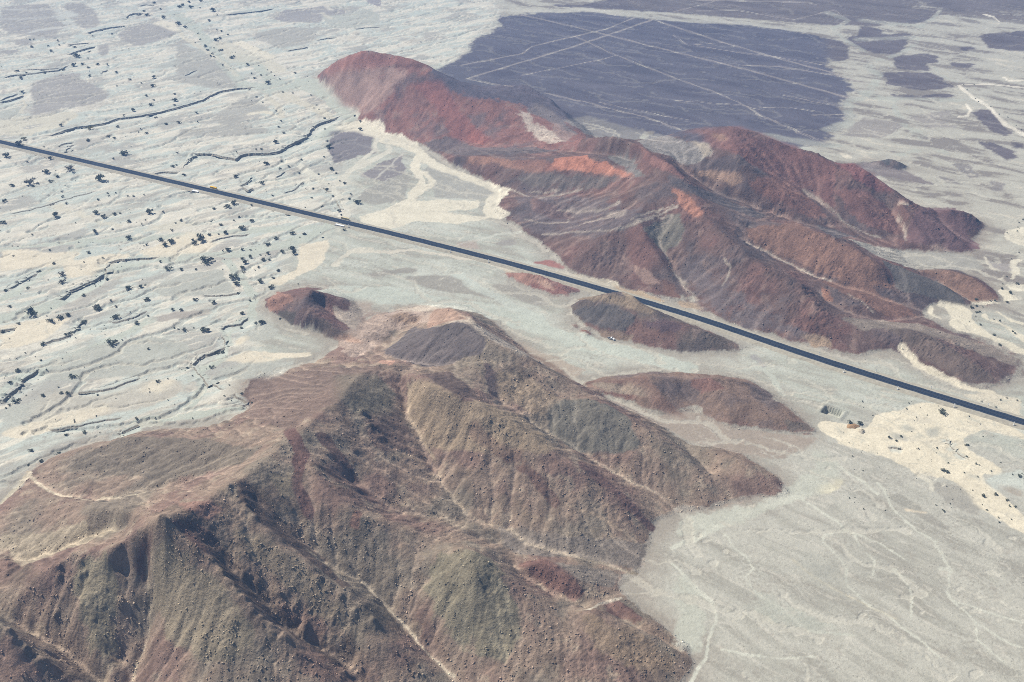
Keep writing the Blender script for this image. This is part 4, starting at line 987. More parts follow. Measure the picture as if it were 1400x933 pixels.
def full_height(x, y, fine=True):
    h = h_at(x, y)
    hill = sstep(0.3, 6, h)
    dist = np.hypot(np.hypot(x, y), CAM_H)
    plain = 0.30 * fbm(x, y, 60, 3, 51) + 0.10 * fbm(x, y, 7, 2, 55)
    z = h + plain * (1 - hill)
    b1, b2 = braids(x, y)
    wl0 = np.where(in_grid(PG, x, y), PG.sample(reg_left, x, y), 0) * (1 - hill)
    z = z - wl0 * (0.9 * sstep(0.42, 0.62, b1) + 0.5 * sstep(0.7, 0.85, b1)) - (1 - wl0) * (1 - hill) * 0.35 * sstep(0.45, 0.65, b2)
    if fine:
        near = np.clip(900 / dist, 0, 1)
        rough = 0.30 + 1.5 * sstep(-0.15, 0.4, fbm(x, y, 38, 3, 61))
        inn = in_grid(NG, x, y)
        near = near * np.where(inn, 0.42, 1)
        z = z + np.where(inn, NG.sample(nd, x, y), 0)
        z = z + hill * rough * near * (0.85 * fbm(x, y, 5.5, 3, 65) + 0.60 * fbm(x, y, 2.3, 2, 69, ridged=True))
        z = z + (1 - hill) * near * 0.10 * fbm(x, y, 2.2, 2, 73)
    ok = in_grid(PG, x, y)
    z = z - np.where(ok, PG.sample(cut, x, y), 0) * (1 - hill)
    rd = np.where(ok, PG.sample(road_d, x, y), 60)
    k = sstep(8.5, 17, rd)
    z = z * k + (1 - k) * np.minimum(z, -0.05)
    # pit and its spoil rim
    a = (x - pit_c[0]) * pit_t[0] + (y - pit_c[1]) * pit_t[1]; b = (x - pit_c[0]) * pit_n[0] + (y - pit_c[1]) * pit_n[1]
    e = np.maximum(np.abs(a) / (pit_len / 2), np.abs(b) / 4.2)
    z = z - 3.4 * sstep(1.10, 0.95, e) + 0.7 * sstep(1.1, 1.3, e) * sstep(1.9, 1.35, e)
    return z


def rot(x, y, ux, uy, stretch):
    return (x * ux + y * uy) / stretch, -x * uy + y * ux


HILLCOL = [(140, 122, 109), (124, 98, 94), (164, 116, 110), (116, 104, 98), (144, 120, 108), (120, 96, 92), (98, 98, 102), (150, 110, 98)]
apron = blur(inside.astype(np.float32), 9, 2)
fineflow = np.log1p(A); fineflow = np.clip((fineflow - blur(fineflow, 4, 1)) / 1.6, -1, 1).astype(np.float32)


def ground_colour(x, y):
    """albedo (linear) and roughness-of-relief at places"""
    h = h_at(x, y)
    dist = np.hypot(np.hypot(x, y), CAM_H)
    wob = np.clip(dist / 900, 0.6, 1.3) * (1 - 0.75 * sstep(1250, 1500, dist))
    wx = x + wob * (3.4 * fbm(x, y, 16, 4, 101, 0.65) + 4.0 * fbm(x, y, 48, 2, 103)); wy = y + wob * (3.4 * fbm(x, y, 16, 4, 131, 0.65) + 4.0 * fbm(x, y, 48, 2, 133))
    ok = in_grid(PG, wx, wy)
    wl_ = np.where(ok, PG.sample(reg_left, wx, wy), (x < -200) & (y < 2600)); wf = np.where(ok, PG.sample(reg_far, wx, wy), (x > -100) | (y > 2600)); wr = np.where(ok, PG.sample(reg_right, wx, wy), 0)
    # plain: braided streaks of sand and gravel
    a, b = rot(x, y, -0.82, -0.57, 4.5)
    wa = a + 0.5 * gnoise(x / 40, y / 40, 3) * 8; wb = b + 6 * gnoise(x / 45, y / 45, 4)
    s1 = fbm(wa, wb, 22, 4, 201, 0.62); s2 = fbm(wa, wb, 9, 3, 211, 0.6); s3 = fbm(x, y, 70, 3, 221)
    L = lin(CREAM) + (lin(CYAN) - lin(CREAM)) * sstep(-0.16, 0.10, s1 + 0.25 * s2)[..., None]
    L = L + (lin((176, 173, 165)) - L) * (0.8 * sstep(0.10, 0.30, s3 + 0.35 * s1))[..., None]
    L = L + (lin((232, 225, 209)) - L) * (0.7 * sstep(0.16, 0.28, s2 - 0.15 * s1))[..., None]
    b1, b2 = braids(x, y)
    bedL = sstep(0.46, 0.60, b1); frL = sstep(0.30, 0.42, b1) * (1 - bedL)
    L = L + (lin((230, 223, 207)) - L) * (0.6 * frL)[..., None]
    L = L + (lin((190, 195, 187)) - L) * (0.7 * bedL)[..., None]
    L = L + (lin((172, 168, 158)) - L) * (0.5 * sstep(0.02, 0.3, fbm(wa, wb, 13, 4, 215, 0.65)) * (1 - bedL))[..., None]
    L = L + (lin((166, 160, 152)) - L) * (0.6 * sstep(0.12, 0.35, fbm(x, y, 3.2, 2, 70)) * sstep(0.0, 0.4, fbm(x, y, 40, 2, 71)))[..., None]
    L = L * np.array([1.08, 1.09, 1.14])
    a, b = rot(x, y, 0.90, -0.43, 5.0)
    wa = a + 5 * gnoise(x / 50, y / 50, 7); wb = b + 5 * gnoise(x / 50, y / 50, 8)
    c1 = fbm(wa, wb, 16, 4, 231, 0.6); c2 = fbm(wa, wb, 5.5, 3, 241, 0.6)
    C = lin((190, 193, 185)) + (lin((204, 207, 200)) - lin((190, 193, 185))) * sstep(-0.1, 0.25, c1)[..., None]
    C = C + (lin((172, 169, 161)) - C) * (0.75 * sstep(0.05, 0.35, -c1 + 0.3 * c2))[..., None]
    C = C + (lin((218, 213, 202)) - C) * (0.6 * sstep(0.26, 0.36, c2))[..., None]
    C = C + (lin((160, 157, 149)) - C) * (0.6 * sstep(0.10, 0.35, fbm(x, y, 3.0, 2, 74)) * sstep(-0.1, 0.35, fbm(x, y, 35, 2, 75)))[..., None]
    a, b = rot(x, y, 0.72, -0.69, 5.0)
    wa = a + 5 * gnoise(x / 40, y / 40, 17); wb = b + 5 * gnoise(x / 40, y / 40, 18)
    r1 = fbm(wa, wb, 14, 4, 251, 0.6); r2 = fbm(wa, wb, 4.5, 3, 261, 0.6)
    Rr = lin((186, 187, 178)) + (lin((198, 199, 190)) - lin((186, 187, 178))) * sstep(-0.15, 0.2, r1)[..., None]
    Rr = Rr + (lin((170, 169, 160)) - Rr) * (0.7 * sstep(0.08, 0.32, -r1 + 0.35 * r2))[..., None]
    Rr = Rr + (lin((214, 213, 203)) - Rr) * (0.6 * sstep(0.24, 0.34, r2))[..., None]
    u3 = gnoise(wa / 5 + 0.7 * gnoise(x / 17, y / 17, 81), wb / 7 + 0.7 * gnoise(x / 17, y / 17, 82), 83)
    Rr = Rr + (lin((212, 212, 203)) - Rr) * (0.7 * sstep(0.06, 0.02, np.abs(u3)) * sstep(-0.2, 0.2, gnoise(x / 40, y / 40, 84)))[..., None]
    u4 = gnoise(wa / 3 + 0.8 * gnoise(x / 11, y / 11, 87), wb / 3.2 + 0.8 * gnoise(x / 11, y / 11, 88), 89)
    Rr = Rr + (lin((206, 207, 198)) - Rr) * (0.6 * sstep(0.09, 0.03, np.abs(u4)) * sstep(-0.1, 0.3, gnoise(x / 30, y / 30, 90)))[..., None]
    Rr = Rr + (lin((164, 161, 152)) - Rr) * (0.5 * sstep(0.10, 0.35, fbm(x, y, 2.6, 2, 85)) * sstep(-0.1, 0.35, fbm(x, y, 30, 2, 86)))[..., None]
    a, b = rot(x, y, 0.86, -0.5, 3.5)
    f1 = fbm(a + 8 * gnoise(x / 60, y / 60, 27), b + 8 * gnoise(x / 60, y / 60, 28), 24, 5, 271, 0.62)
    F = lin((182, 178, 169)) + (lin((197, 195, 186)) - lin((182, 178, 169))) * sstep(-0.1, 0.12, f1)[..., None]
    F = F + (lin((140, 132, 128)) - F) * (0.8 * sstep(0.06, 0.2, -f1))[..., None]
    F = F + (lin((224, 217, 203)) - F) * (0.7 * sstep(0.30, 0.38, f1))[..., None]
    rill = sstep(0.36, 0.56, b2)
    C = C + (lin((206, 204, 194)) - C) * (0.6 * rill)[..., None]
    Rr = Rr + (lin((211, 211, 201)) - Rr) * (0.62 * sstep(0.44, 0.62, b2))[..., None]
    F = F + (lin((206, 203, 193)) - F) * (0.6 * rill)[..., None]
    base = C * (1 - wl_)[..., None] + L * wl_[..., None]
    Rr = Rr * np.array([0.975, 0.95, 0.965])
    base = base + (Rr - base) * wr[..., None]
    base = base + (F - base) * wf[..., None]
    # aprons of slope wash round the hills
    ap = np.where(in_grid(HG, x, y), HG.sample(apron, np.clip(x, HG.x0, 9e9), y), 0)
    an = ap + 0.22 * fbm(x, y, 13, 4, 357, 0.65) + 0.10 * c1
    base = base + (lin((164, 155, 146)) - base) * (0.30 * sstep(0.01, 0.16, an) + 0.42 * sstep(0.14, 0.40, an))[..., None]
    base = base + (lin((206, 202, 192)) - base) * (0.5 * rill * sstep(0.02, 0.1, ap))[..., None]
    # hills
    i, j = HG.ij(wx, wy)
    okh = (i >= 0) & (i < HG.nx - 1) & (j >= 0) & (j < HG.ny - 1)
    ii = np.clip(np.round(i).astype(int), 0, HG.nx - 1); jj = np.clip(np.round(j).astype(int), 0, HG.ny - 1)
    hid = np.where(okh, hill_id[jj, ii], 0)
    pal_ = np.array([lin(c) for c in [(190, 190, 184)] + HILLCOL], np.float32)
    H = pal_[hid]
    red = okh & red_mask[jj, ii]
    H = np.where(red[..., None], lin((146, 102, 95)), H)
    n1 = fbm(wx, wy, 48, 4, 301, 0.55); n2 = fbm(wx, wy, 15, 4, 311, 0.6); n3 = fbm(wx, wy, 26, 3, 321, 0.6)
    nearh = (hid == 1)
    warm = np.where(nearh[..., None], lin((124, 98, 92)), lin((138, 100, 94)))
    coolc = np.where(nearh[..., None], lin((124, 118, 107)), lin((108, 98, 102)))
    palec = np.where(nearh[..., None], lin((162, 149, 132)), lin((156, 132, 125)))
    H = H + (warm - H) * (0.7 * sstep(0.0, 0.35, n1))[..., None]
    H = H + (coolc - H) * (0.7 * sstep(0.02, 0.32, -n1))[..., None]
    H = H + (palec - H) * (0.55 * sstep(0.12, 0.38, n2))[..., None]
    H = H * (1 - 0.30 * sstep(0.08, 0.4, n3))[..., None]
    hw = sstep(0.05, 1.6, np.where(hid > 0, np.maximum(h, 0.05), 0) + 0.5 * fbm(x, y, 9, 3, 331) * (hid > 0))
    hw = np.where(hid > 0, np.maximum(hw, 0.35), hw * 0)
    hw = np.where(hid > 0, sstep(0.26, 0.72, hw + 0.5 * fbm(x, y, 8, 4, 359, 0.7)), 0)
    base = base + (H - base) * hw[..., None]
    # painted areas
    p = np.where(ok[..., None], PG.sample(prgb, wx, wy), 0); al = np.where(ok, PG.sample(pal, wx, wy), 0)
    pc = p / np.maximum(al, 1e-3)[..., None]
    nz = 0.6 * fbm(x, y, 9, 4, 351, 0.7) + 0.4 * np.where(wl_ > 0.5, s1, np.where(wr > 0.5, r2, c2))
    nz = np.where(wf > 0.5, 0.35 * fbm(x, y, 14, 3, 353, 0.65) + 0.85 * f1, nz)
    al = 0.93 * sstep(0.26, 0.52, al + np.where(hid > 0, 0.62, np.where(wf > 0.5, 0.85, 0.45)) * nz) * sstep(0.02, 0.12, al)
    v1 = gnoise(wa / 7 + 0.8 * gnoise(x / 19, y / 19, 91), wb / 8 + 0.8 * gnoise(x / 19, y / 19, 92), 93)
    vein = sstep(0.06, 0.015, np.abs(v1)) * sstep(-0.15, 0.25, gnoise(x / 35, y / 35, 94)) * (hid == 0)
    lum = pc.mean(-1)
    tgt = np.where((lum > 0.62)[..., None], lin((196, 196, 186)), lin((206, 204, 196)))
    kf = np.where(lum < 0.25, 0.0, 0.6)
    pc = pc + (tgt - pc) * (kf * vein)[..., None]
    pc = pc * (1 + (hid == 0) * (0.22 * f1 * wf + 0.10 * fbm(x, y, 5, 3, 96) + 0.10 * fbm(a, b, 30, 3, 97)))[..., None]
    net = np.where(wl_ > 0.5, sstep(0.36, 0.52, b1), rill) * (hid == 0)
    pc = pc + (lin((204, 200, 190)) - pc) * (np.where(lum < 0.25, 0.14, np.where(lum > 0.62, 0.35, 0.6)) * net)[..., None]
    p = pc * al[..., None]
    mod = np.where(hid > 0, 1 + 0.34 * n2 + 0.16 * n1, 1 + 0.10 * s2 + 0.10 * f1 * wf + 0.06 * r2 * wr)
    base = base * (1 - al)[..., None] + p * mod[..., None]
    # loose sand in the gullies, gravel in the stream beds
    g = np.where(red, 0.35, 1.0) * np.where(okh, HG.sample(gully, np.clip(x, HG.x0, 9e9), y), 0) * hw
    base = base + (base * 1.15 + 0.10 * lin((210, 196, 176)) - base) * (0.85 * np.clip(g, 0, 1))[..., None]
    bd = np.where(ok, PG.sample(bed, x, y), 0) * (1 - hw)
    base = base + (lin((204, 211, 208)) - base) * (0.6 * bd)[..., None]
    ff = np.where(okh, HG.sample(fineflow, np.clip(x, HG.x0, 9e9), y), 0)
    ff = np.where(in_grid(NG, x, y), NG.sample(nflow, x, y) * 1.25, ff * np.where(red, 0.4, 1))
    base = base * (1 + hw * 0.16 * ff)[..., None]
    base = base * (1 + 0.05 * fbm(x, y, 4, 3, 341) + hw * 0.16 * fbm(x, y, 6, 3, 343))[..., None]
    # weathered hill rock is a little greyer and paler than the traced tones
    gl_ = base.mean(-1, keepdims=True)
    hh_ = hw[..., None]
    base = base * (1 - hh_) + hh_ * (gl_ + (base - gl_) * np.where(nearh, 0.78, 0.80)[..., None]) * np.where(nearh, 1.34, np.where(red, 1.22, 1.06))[..., None]
    base = base * (1 - (1 - hh_) * np.array([0.02, 0.0, -0.03]))
    base = np.where(nearh[..., None], base * np.array([1.02, 1.0, 1.0]), base)
    return np.clip(base * ALB, 0.01, 0.9), hw


ALB = np.array([0.755, 0.715, 0.62])

# ------------------------------------------------------------------ node materials
def new_mat(name):
    m = bpy.data.materials.new(name)
    m.use_nodes = True
    nt = m.node_tree
    b = nt.nodes['Principled BSDF']
    b.inputs['Specular IOR Level'].default_value = 0.15
    b.inputs['Roughness'].default_value = 0.95
    return m, nt, b


def nn(nt, t, **kw):
    n = nt.nodes.new(t)
    for k, v in kw.items():
        setattr(n, k, v)
    return n


def math_node(nt, op, a, b=None):
    n = nt.nodes.new('ShaderNodeMath'); n.operation = op
    for k, v in enumerate((a, b)):
        if v is None:
            continue
        if isinstance(v, (int, float)):
            n.inputs[k].default_value = v
        else:
            nt.links.new(v, n.inputs[k])
    return n.outputs[0]


def terrain_material(name, grain, bump_m, speck):
    m, nt, b = new_mat(name)
    at = nn(nt, 'ShaderNodeAttribute', attribute_name='tone')
    geo = nn(nt, 'ShaderNodeNewGeometry')
    n1 = nn(nt, 'ShaderNodeTexNoise'); n1.inputs['Scale'].default_value = 0.55; n1.inputs['Detail'].default_value = 5; n1.inputs['Roughness'].default_value = 0.7
    n2 = nn(nt, 'ShaderNodeTexNoise'); n2.inputs['Scale'].default_value = 0.11; n2.inputs['Detail'].default_value = 4; n2.inputs['Roughness'].default_value = 0.65
    vo = nn(nt, 'ShaderNodeTexVoronoi'); vo.inputs['Scale'].default_value = 0.5; vo.inputs['Randomness'].default_value = 1.0
    for n in (n1, n2, vo):
        nt.links.new(geo.outputs['Position'], n.inputs['Vector'])
    a1 = math_node(nt, 'MULTIPLY', math_node(nt, 'SUBTRACT', n1.outputs['Fac'], 0.5), grain)
    a2 = math_node(nt, 'MULTIPLY', math_node(nt, 'SUBTRACT', n2.outputs['Fac'], 0.5), grain * 0.6)
    f = math_node(nt, 'ADD', math_node(nt, 'ADD', a1, a2), 1.0)
    # scattered stones, darker than the ground they lie on
    st = nn(nt, 'ShaderNodeMapRange'); st.inputs[1].default_value = 0.10; st.inputs[2].default_value = 0.30; st.inputs[3].default_value = 1 - speck; st.inputs[4].default_value = 1.0
    nt.links.new(vo.outputs['Distance'], st.inputs[0])
    keep = nn(nt, 'ShaderNodeMapRange'); keep.inputs[1].default_value = 0.48; keep.inputs[2].default_value = 0.62; nt.links.new(n2.outputs['Fac'], keep.inputs[0])
    mixs = nn(nt, 'ShaderNodeMix'); mixs.data_type = 'FLOAT'
    nt.links.new(keep.outputs[0], mixs.inputs[0]); mixs.inputs[2].default_value = 1.0; nt.links.new(st.outputs[0], mixs.inputs[3])
    f = math_node(nt, 'MULTIPLY', f, mixs.outputs[0])
    mx = nn(nt, 'ShaderNodeVectorMath', operation='SCALE')
    nt.links.new(at.outputs['Color'], mx.inputs[0]); nt.links.new(f, mx.inputs['Scale'])
    nt.links.new(mx.outputs[0], b.inputs['Base Color'])
    bp = nn(nt, 'ShaderNodeBump'); bp.inputs['Strength'].default_value = 1.0; bp.inputs['Distance'].default_value = bump_m
    nt.links.new(n1.outputs['Fac'], bp.inputs['Height']); nt.links.new(bp.outputs[0], b.inputs['Normal'])
    b.inputs['Specular IOR Level'].default_value = 0.05
    return m


M_GROUND = terrain_material('sand_and_gravel', 0.60, 0.40, 0.35)
M_HILL = terrain_material('weathered_rock', 1.2, 0.9, 0.45)


def flat_mat(name, col, rough=0.9, var=0.2, scale=2.0):
    m, nt, b = new_mat(name)
    geo = nn(nt, 'ShaderNodeNewGeometry')
    n = nn(nt, 'ShaderNodeTexNoise'); n.inputs['Scale'].default_value = scale; n.inputs['Detail'].default_value = 4
    nt.links.new(geo.outputs['Position'], n.inputs['Vector'])
    f = math_node(nt, 'ADD', math_node(nt, 'MULTIPLY', math_node(nt, 'SUBTRACT', n.outputs['Fac'], 0.5), var * 2), 1.0)
    mx = nn(nt, 'ShaderNodeVectorMath', operation='SCALE'); mx.inputs[0].default_value = col
    nt.links.new(f, mx.inputs['Scale']); nt.links.new(mx.outputs[0], b.inputs['Base Color'])
    b.inputs['Roughness'].default_value = rough
    return m


# ------------------------------------------------------------------ the ground sheet and the hills that rise from it
def mesh_obj(name, verts, faces, mat, parent=None):
    me = bpy.data.meshes.new(name)
    me.from_pydata([tuple(map(float, v)) for v in verts], [], faces)
    me.materials.append(mat)
    o = bpy.data.objects.new(name, me)
    COL.objects.link(o)
    if parent:
        o.parent = parent
    return o


def big_mesh(name, V, Fq, mat, tone, normals):
    me = bpy.data.meshes.new(name)
    me.vertices.add(len(V)); me.vertices.foreach_set('co', V.astype(np.float32).ravel())
    me.loops.add(len(Fq) * 4); me.loops.foreach_set('vertex_index', Fq.astype(np.int32).ravel())
    me.polygons.add(len(Fq)); me.polygons.foreach_set('loop_start', np.arange(0, len(Fq) * 4, 4, dtype=np.int32))
    me.update(calc_edges=True)
    a = me.attributes.new('tone', 'FLOAT_COLOR', 'POINT')
    a.data.foreach_set('color', np.concatenate([tone, np.ones((len(tone), 1))], 1).astype(np.float32).ravel())
    me.polygons.foreach_set('use_smooth', np.ones(len(Fq), bool))
    if normals is not None:
        me.normals_split_custom_set_from_vertices(normals.astype(np.float32))
    me.materials.append(mat)
    o = bpy.data.objects.new(name, me)
    COL.objects.link(o)
    o['kind'] = 'structure'
    return o


vs = np.concatenate([np.arange(1600, 1080, -40), np.arange(1080, 962, -6), np.arange(962, -16, -1.2)])
_, rowY = at_z(np.full(len(vs), 700.0), vs)
rowY = np.concatenate([rowY, rowY[-1] * np.geomspace(1.004, 5.0, 46)])
us = np.concatenate([np.array([-2600, -1700, -1200, -900, -700, -540, -420, -330, -260, -210, -180]), np.arange(-150, 1551, 1.5), np.array([1580, 1610, 1660, 1730, 1820, 1940, 2100, 2300, 2600, 3100, 4000])])
tcol = (us - 700) / FPX
NR, NC = len(rowY), len(tcol)
VX = (rowY[:, None] * CP + CAM_H * SP) * tcol[None, :]
VY = np.repeat(rowY[:, None], NC, 1)
VZ = full_height(VX, VY)
tone, hw = ground_colour(VX, VY)
P = np.stack([VX, VY, VZ], -1)
gu = np.empty_like(P); gv = np.empty_like(P)
gu[:, 1:-1] = P[:, 2:] - P[:, :-2]; gu[:, 0] = P[:, 1] - P[:, 0]; gu[:, -1] = P[:, -1] - P[:, -2]
gv[1:-1] = P[2:] - P[:-2]; gv[0] = P[1] - P[0]; gv[-1] = P[-1] - P[-2]
NRM = np.cross(gu, gv); NRM /= np.linalg.norm(NRM, axis=-1, keepdims=True)
idx = np.arange(NR * NC).reshape(NR, NC)
F = np.stack([idx[:-1, :-1], idx[:-1, 1:], idx[1:, 1:], idx[1:, :-1]], -1).reshape(-1, 4)
i, j = HG.ij(VX, VY)
okh = (i >= 0) & (i < HG.nx - 1) & (j >= 0) & (j < HG.ny - 1)
ii = np.clip(np.round(i).astype(int), 0, HG.nx - 1); jj = np.clip(np.round(j).astype(int), 0, HG.ny - 1)
vid = np.where(okh, hill_id[jj, ii], 0)
vid = np.where((vid == 1 + HILLS.index('red_range')) & red_mask[jj, ii], 20, vid)
fid = vid[:-1, :-1].ravel()
Pf = P.reshape(-1, 3); Tf = tone.reshape(-1, 3); Nf = NRM.reshape(-1, 3)
LABEL = {'ground': 'pale desert plain of sand, gravel and braided dry washes', 'near_hills': 'olive and brown rocky hills filling the lower left foreground',
         'maroon_hill': 'small isolated maroon hill at the edge of the pale plain', 'pink_mound': 'low pink mound cut by the near edge of the highway', 'dark_hill': 'dark grey brown hill rising beside the near side of the highway',
         'pinkish_hill': 'low pinkish tan hill between the near hills and the highway', 'highway_hills': 'long purple brown and rust red range beyond the highway', 'red_hill': 'big brick red hill at the top, beyond the white channels',
         'dark_knoll': 'small slate grey knoll behind the far end of the red range', 'rust_mound': 'two tiny rust coloured mounds at the foot of the dark hill'}
for k in sorted(set(fid.tolist())):
    nm = 'ground' if k == 0 else 'red_hill' if k == 20 else HILLS[k - 1]
    if nm == 'red_range':
        nm = 'highway_hills'
    fs = F[fid == k]
    u_, inv = np.unique(fs.ravel(), return_inverse=True)
    o = big_mesh(nm, Pf[u_], inv.reshape(-1, 4), M_GROUND if k == 0 else M_HILL, Tf[u_], Nf[u_])
    o['label'] = LABEL[nm]
print('terrain', NR, NC, round(time.time() - T0, 1))

# loose stones and blocks lying on the hills, far too many to count
g_ = np.random.RandomState(77)


def stones(n, u0, u1, v0, v1, sz0, sz1, hid_ok, seed):
    u = u0 + (u1 - u0) * g_.rand(n); v = v0 + (v1 - v0) * g_.rand(n)
    X, Y = on_ground(u, v, 260)
    i, j = HG.ij(X, Y)
    ii = np.clip(np.round(i).astype(int), 0, HG.nx - 1); jj = np.clip(np.round(j).astype(int), 0, HG.ny - 1)
    den = fbm(X, Y, 26, 3, seed) + 0.5 * fbm(X, Y, 7, 2, seed + 5)
    ok = np.isin(hill_id[jj, ii], hid_ok) & (i > 0) & (j > 0) & (i < HG.nx - 1) & (j < HG.ny - 1) & (den > -0.12 + 0.25 * g_.rand(n))
    X, Y = X[ok], Y[ok]
    m_ = len(X)
    sz = sz0 + (sz1 - sz0) * g_.rand(m_) ** 3.0
    Z = full_height(X, Y)
    tn_, _ = ground_colour(X, Y)
    tn_ = np.clip(tn_ * (0.95 + 1.1 * g_.rand(m_) ** 1.5)[:, None], 0.02, 0.8)
    o8 = np.array([(1, 0, 0), (-1, 0, 0), (0, 1, 0), (0, -1, 0), (0, 0, 1), (0, 0, -1)], float)
    jit = o8[None] * (0.65 + 0.7 * g_.rand(m_, 6, 1)) + 0.25 * g_.randn(m_, 6, 3)
    V = np.stack([X, Y, Z + 0.1 * sz], 1)[:, None, :] + jit * sz[:, None, None] * np.array([0.6, 0.6, 0.5])
    tri = np.array([(4, 0, 2), (4, 2, 1), (4, 1, 3), (4, 3, 0), (5, 2, 0), (5, 1, 2), (5, 3, 1), (5, 0, 3)])
    return V.reshape(-1, 3), (tri[None] + 6 * np.arange(m_)[:, None, None]).reshape(-1, 3), np.repeat(tn_, 6, 0)


parts_ = [stones(34000, 0, 1090, 420, 933, 0.22, 1.15, [1], 811), stones(4000, 360, 1130, 365, 600, 0.3, 1.0, [2, 3, 4, 5, 8], 821), stones(6000, 430, 1400, 65, 540, 0.4, 1.5, [1 + HILLS.index('red_range')], 831)]
V_ = []; F_ = []; T_ = []; b0 = 0
for v_, f_, t_ in parts_:
    V_.append(v_); F_.append(f_ + b0); T_.append(t_); b0 += len(v_)
V_ = np.concatenate(V_); F_ = np.concatenate(F_); T_ = np.concatenate(T_)
me = bpy.data.meshes.new('loose_stones')
me.vertices.add(len(V_)); me.vertices.foreach_set('co', V_.astype(np.float32).ravel())
me.loops.add(len(F_) * 3); me.loops.foreach_set('vertex_index', F_.astype(np.int32).ravel())
me.polygons.add(len(F_)); me.polygons.foreach_set('loop_start', np.arange(0, len(F_) * 3, 3, dtype=np.int32))
me.update(calc_edges=True)
a_ = me.attributes.new('tone', 'FLOAT_COLOR', 'POINT')
a_.data.foreach_set('color', np.concatenate([T_, np.ones((len(T_), 1))], 1).astype(np.float32).ravel())
ms, nts, bs = new_mat('bare_stone')
_at = nn(nts, 'ShaderNodeAttribute', attribute_name='tone'); nts.links.new(_at.outputs['Color'], bs.inputs['Base Color'])
me.materials.append(ms)
o = bpy.data.objects.new('loose_stones', me); COL.objects.link(o)
o['kind'] = 'stuff'; o['label'] = 'loose stones and blocks strewn over the rocky hill slopes'
print('stones', len(V_) // 6, round(time.time() - T0, 1))


# ------------------------------------------------------------------ cut banks: a raw earth face with a lip, following each stream
M_BANK = M_GROUND
def g_full(x, y):
    return full_height(np.atleast_1d(np.asarray(x, float)), np.atleast_1d(np.asarray(y, float)), fine=False)


def plain_level(x, y):
    return 0.30 * fbm(x, y, 60, 3, 51)


for X, Y, hh in bank_paths:
    n = len(X)
    tx, ty = np.gradient(X), np.gradient(Y); L = np.hypot(tx, ty) + 1e-9
    nx_, ny_ = -ty / L, tx / L
    s = np.where(ny_ < 0, -1, 1); nx_, ny_ = nx_ * s, ny_ * s            # pointing away from the camera
    kk = np.ones(9) / 9
    if n > 12:
        nx_ = np.convolve(np.pad(nx_, 4, 'edge'), kk, 'valid'); ny_ = np.convolve(np.pad(ny_, 4, 'edge'), kk, 'valid')
    tt = np.linspace(0, 1, n)
    e = np.clip(np.minimum(tt, 1 - tt) / 0.10, 0, 1) * (0.75 + 0.5 * fbm(X, Y, 9, 2, 401) + 0.25 * fbm(X, Y, 3, 2, 403))
    e = np.clip(e * (0.45 + 0.75 * sstep(-0.4, 0.35, fbm(X, Y, 23, 2, 407))), 0.02, 1.3)
    z0 = plain_level(X, Y)
    rows = []
    for off, zz in ((5.2, -0.45 + 0 * e), (3.2, 0.02 + 0 * e), (0.7, 0.10 + 0.10 * e), (0.0, 0.06 * e), (-0.25, -0.55 * hh * e), (-0.75, -hh * e - 0.1), (-1.6, -hh * e - 0.5)):
        rows.append(np.stack([X + nx_ * off, Y + ny_ * off, z0 + zz], 1))
    V = np.concatenate(rows)
    fq = []
    for r in range(len(rows) - 1):
        a = r * n + np.arange(n - 1)
        fq.append(np.stack([a, a + 1, a + n + 1, a + n], 1))
    fq = np.concatenate(fq)
    # outward normals up
    tn_, _ = ground_colour(V[:, 0], V[:, 1])
    wall = np.concatenate([np.full(n, v) for v in (0, 0, 0.1, 0.4, 0.85, 0.8, 0.3)])[:, None]
    tn_ = tn_ * (1 - wall) + lin((150, 141, 131)) * ALB * wall
    p0, p1, p3 = V[fq[:, 0]], V[fq[:, 1]], V[fq[:, 3]]
    if np.cross(p1 - p0, p3 - p0)[:, 2].mean() < 0:
        fq = fq[:, ::-1]
    big_mesh('stream_bank', V, fq, M_BANK, tn_, None)

# ------------------------------------------------------------------ highway
def strip(name, offs, zs, mat, kind='structure', sel=None, tone=None):
    n = len(rX)
    V = np.concatenate([np.stack([rX + rN[:, 0] * o, rY + rN[:, 1] * o, np.full(n, float(z))], 1) for o, z in zip(offs, zs)])
    fq = np.concatenate([np.stack([r * n + np.arange(n - 1), r * n + np.arange(1, n), (r + 1) * n + np.arange(1, n), (r + 1) * n + np.arange(n - 1)], 1) for r in range(len(offs) - 1)])
    p0, p1, p3 = V[fq[:, 0]], V[fq[:, 1]], V[fq[:, 3]]
    if np.cross(p1 - p0, p3 - p0)[:, 2].mean() < 0:
        fq = fq[:, ::-1]
    if len(offs) == 6:                       # loose gravel toes
        for r_, sg in ((0, -1), (5, 1)):
            V[r_ * n:(r_ + 1) * n, :2] += rN * (sg * 1.6 * fbm(rX, rY, 12, 3, 600 + r_))[:, None]
    o = big_mesh(name, V, fq, mat, np.ones((len(V), 3)) * 0.3, None)
    for p in o.data.polygons:
        p.use_smooth = False
    return o


M_EMB = flat_mat('embankment_gravel', tuple(lin((186, 182, 172)) * ALB), 0.95, 0.35, 0.5)
m, nt, b = new_mat('worn_asphalt')
at = nn(nt, 'ShaderNodeAttribute', attribute_name='across')
geo = nn(nt, 'ShaderNodeNewGeometry')
nz = nn(nt, 'ShaderNodeTexNoise'); nz.inputs['Scale'].default_value = 0.08; nz.inputs['Detail'].default_value = 5
nt.links.new(geo.outputs['Position'], nz.inputs['Vector'])
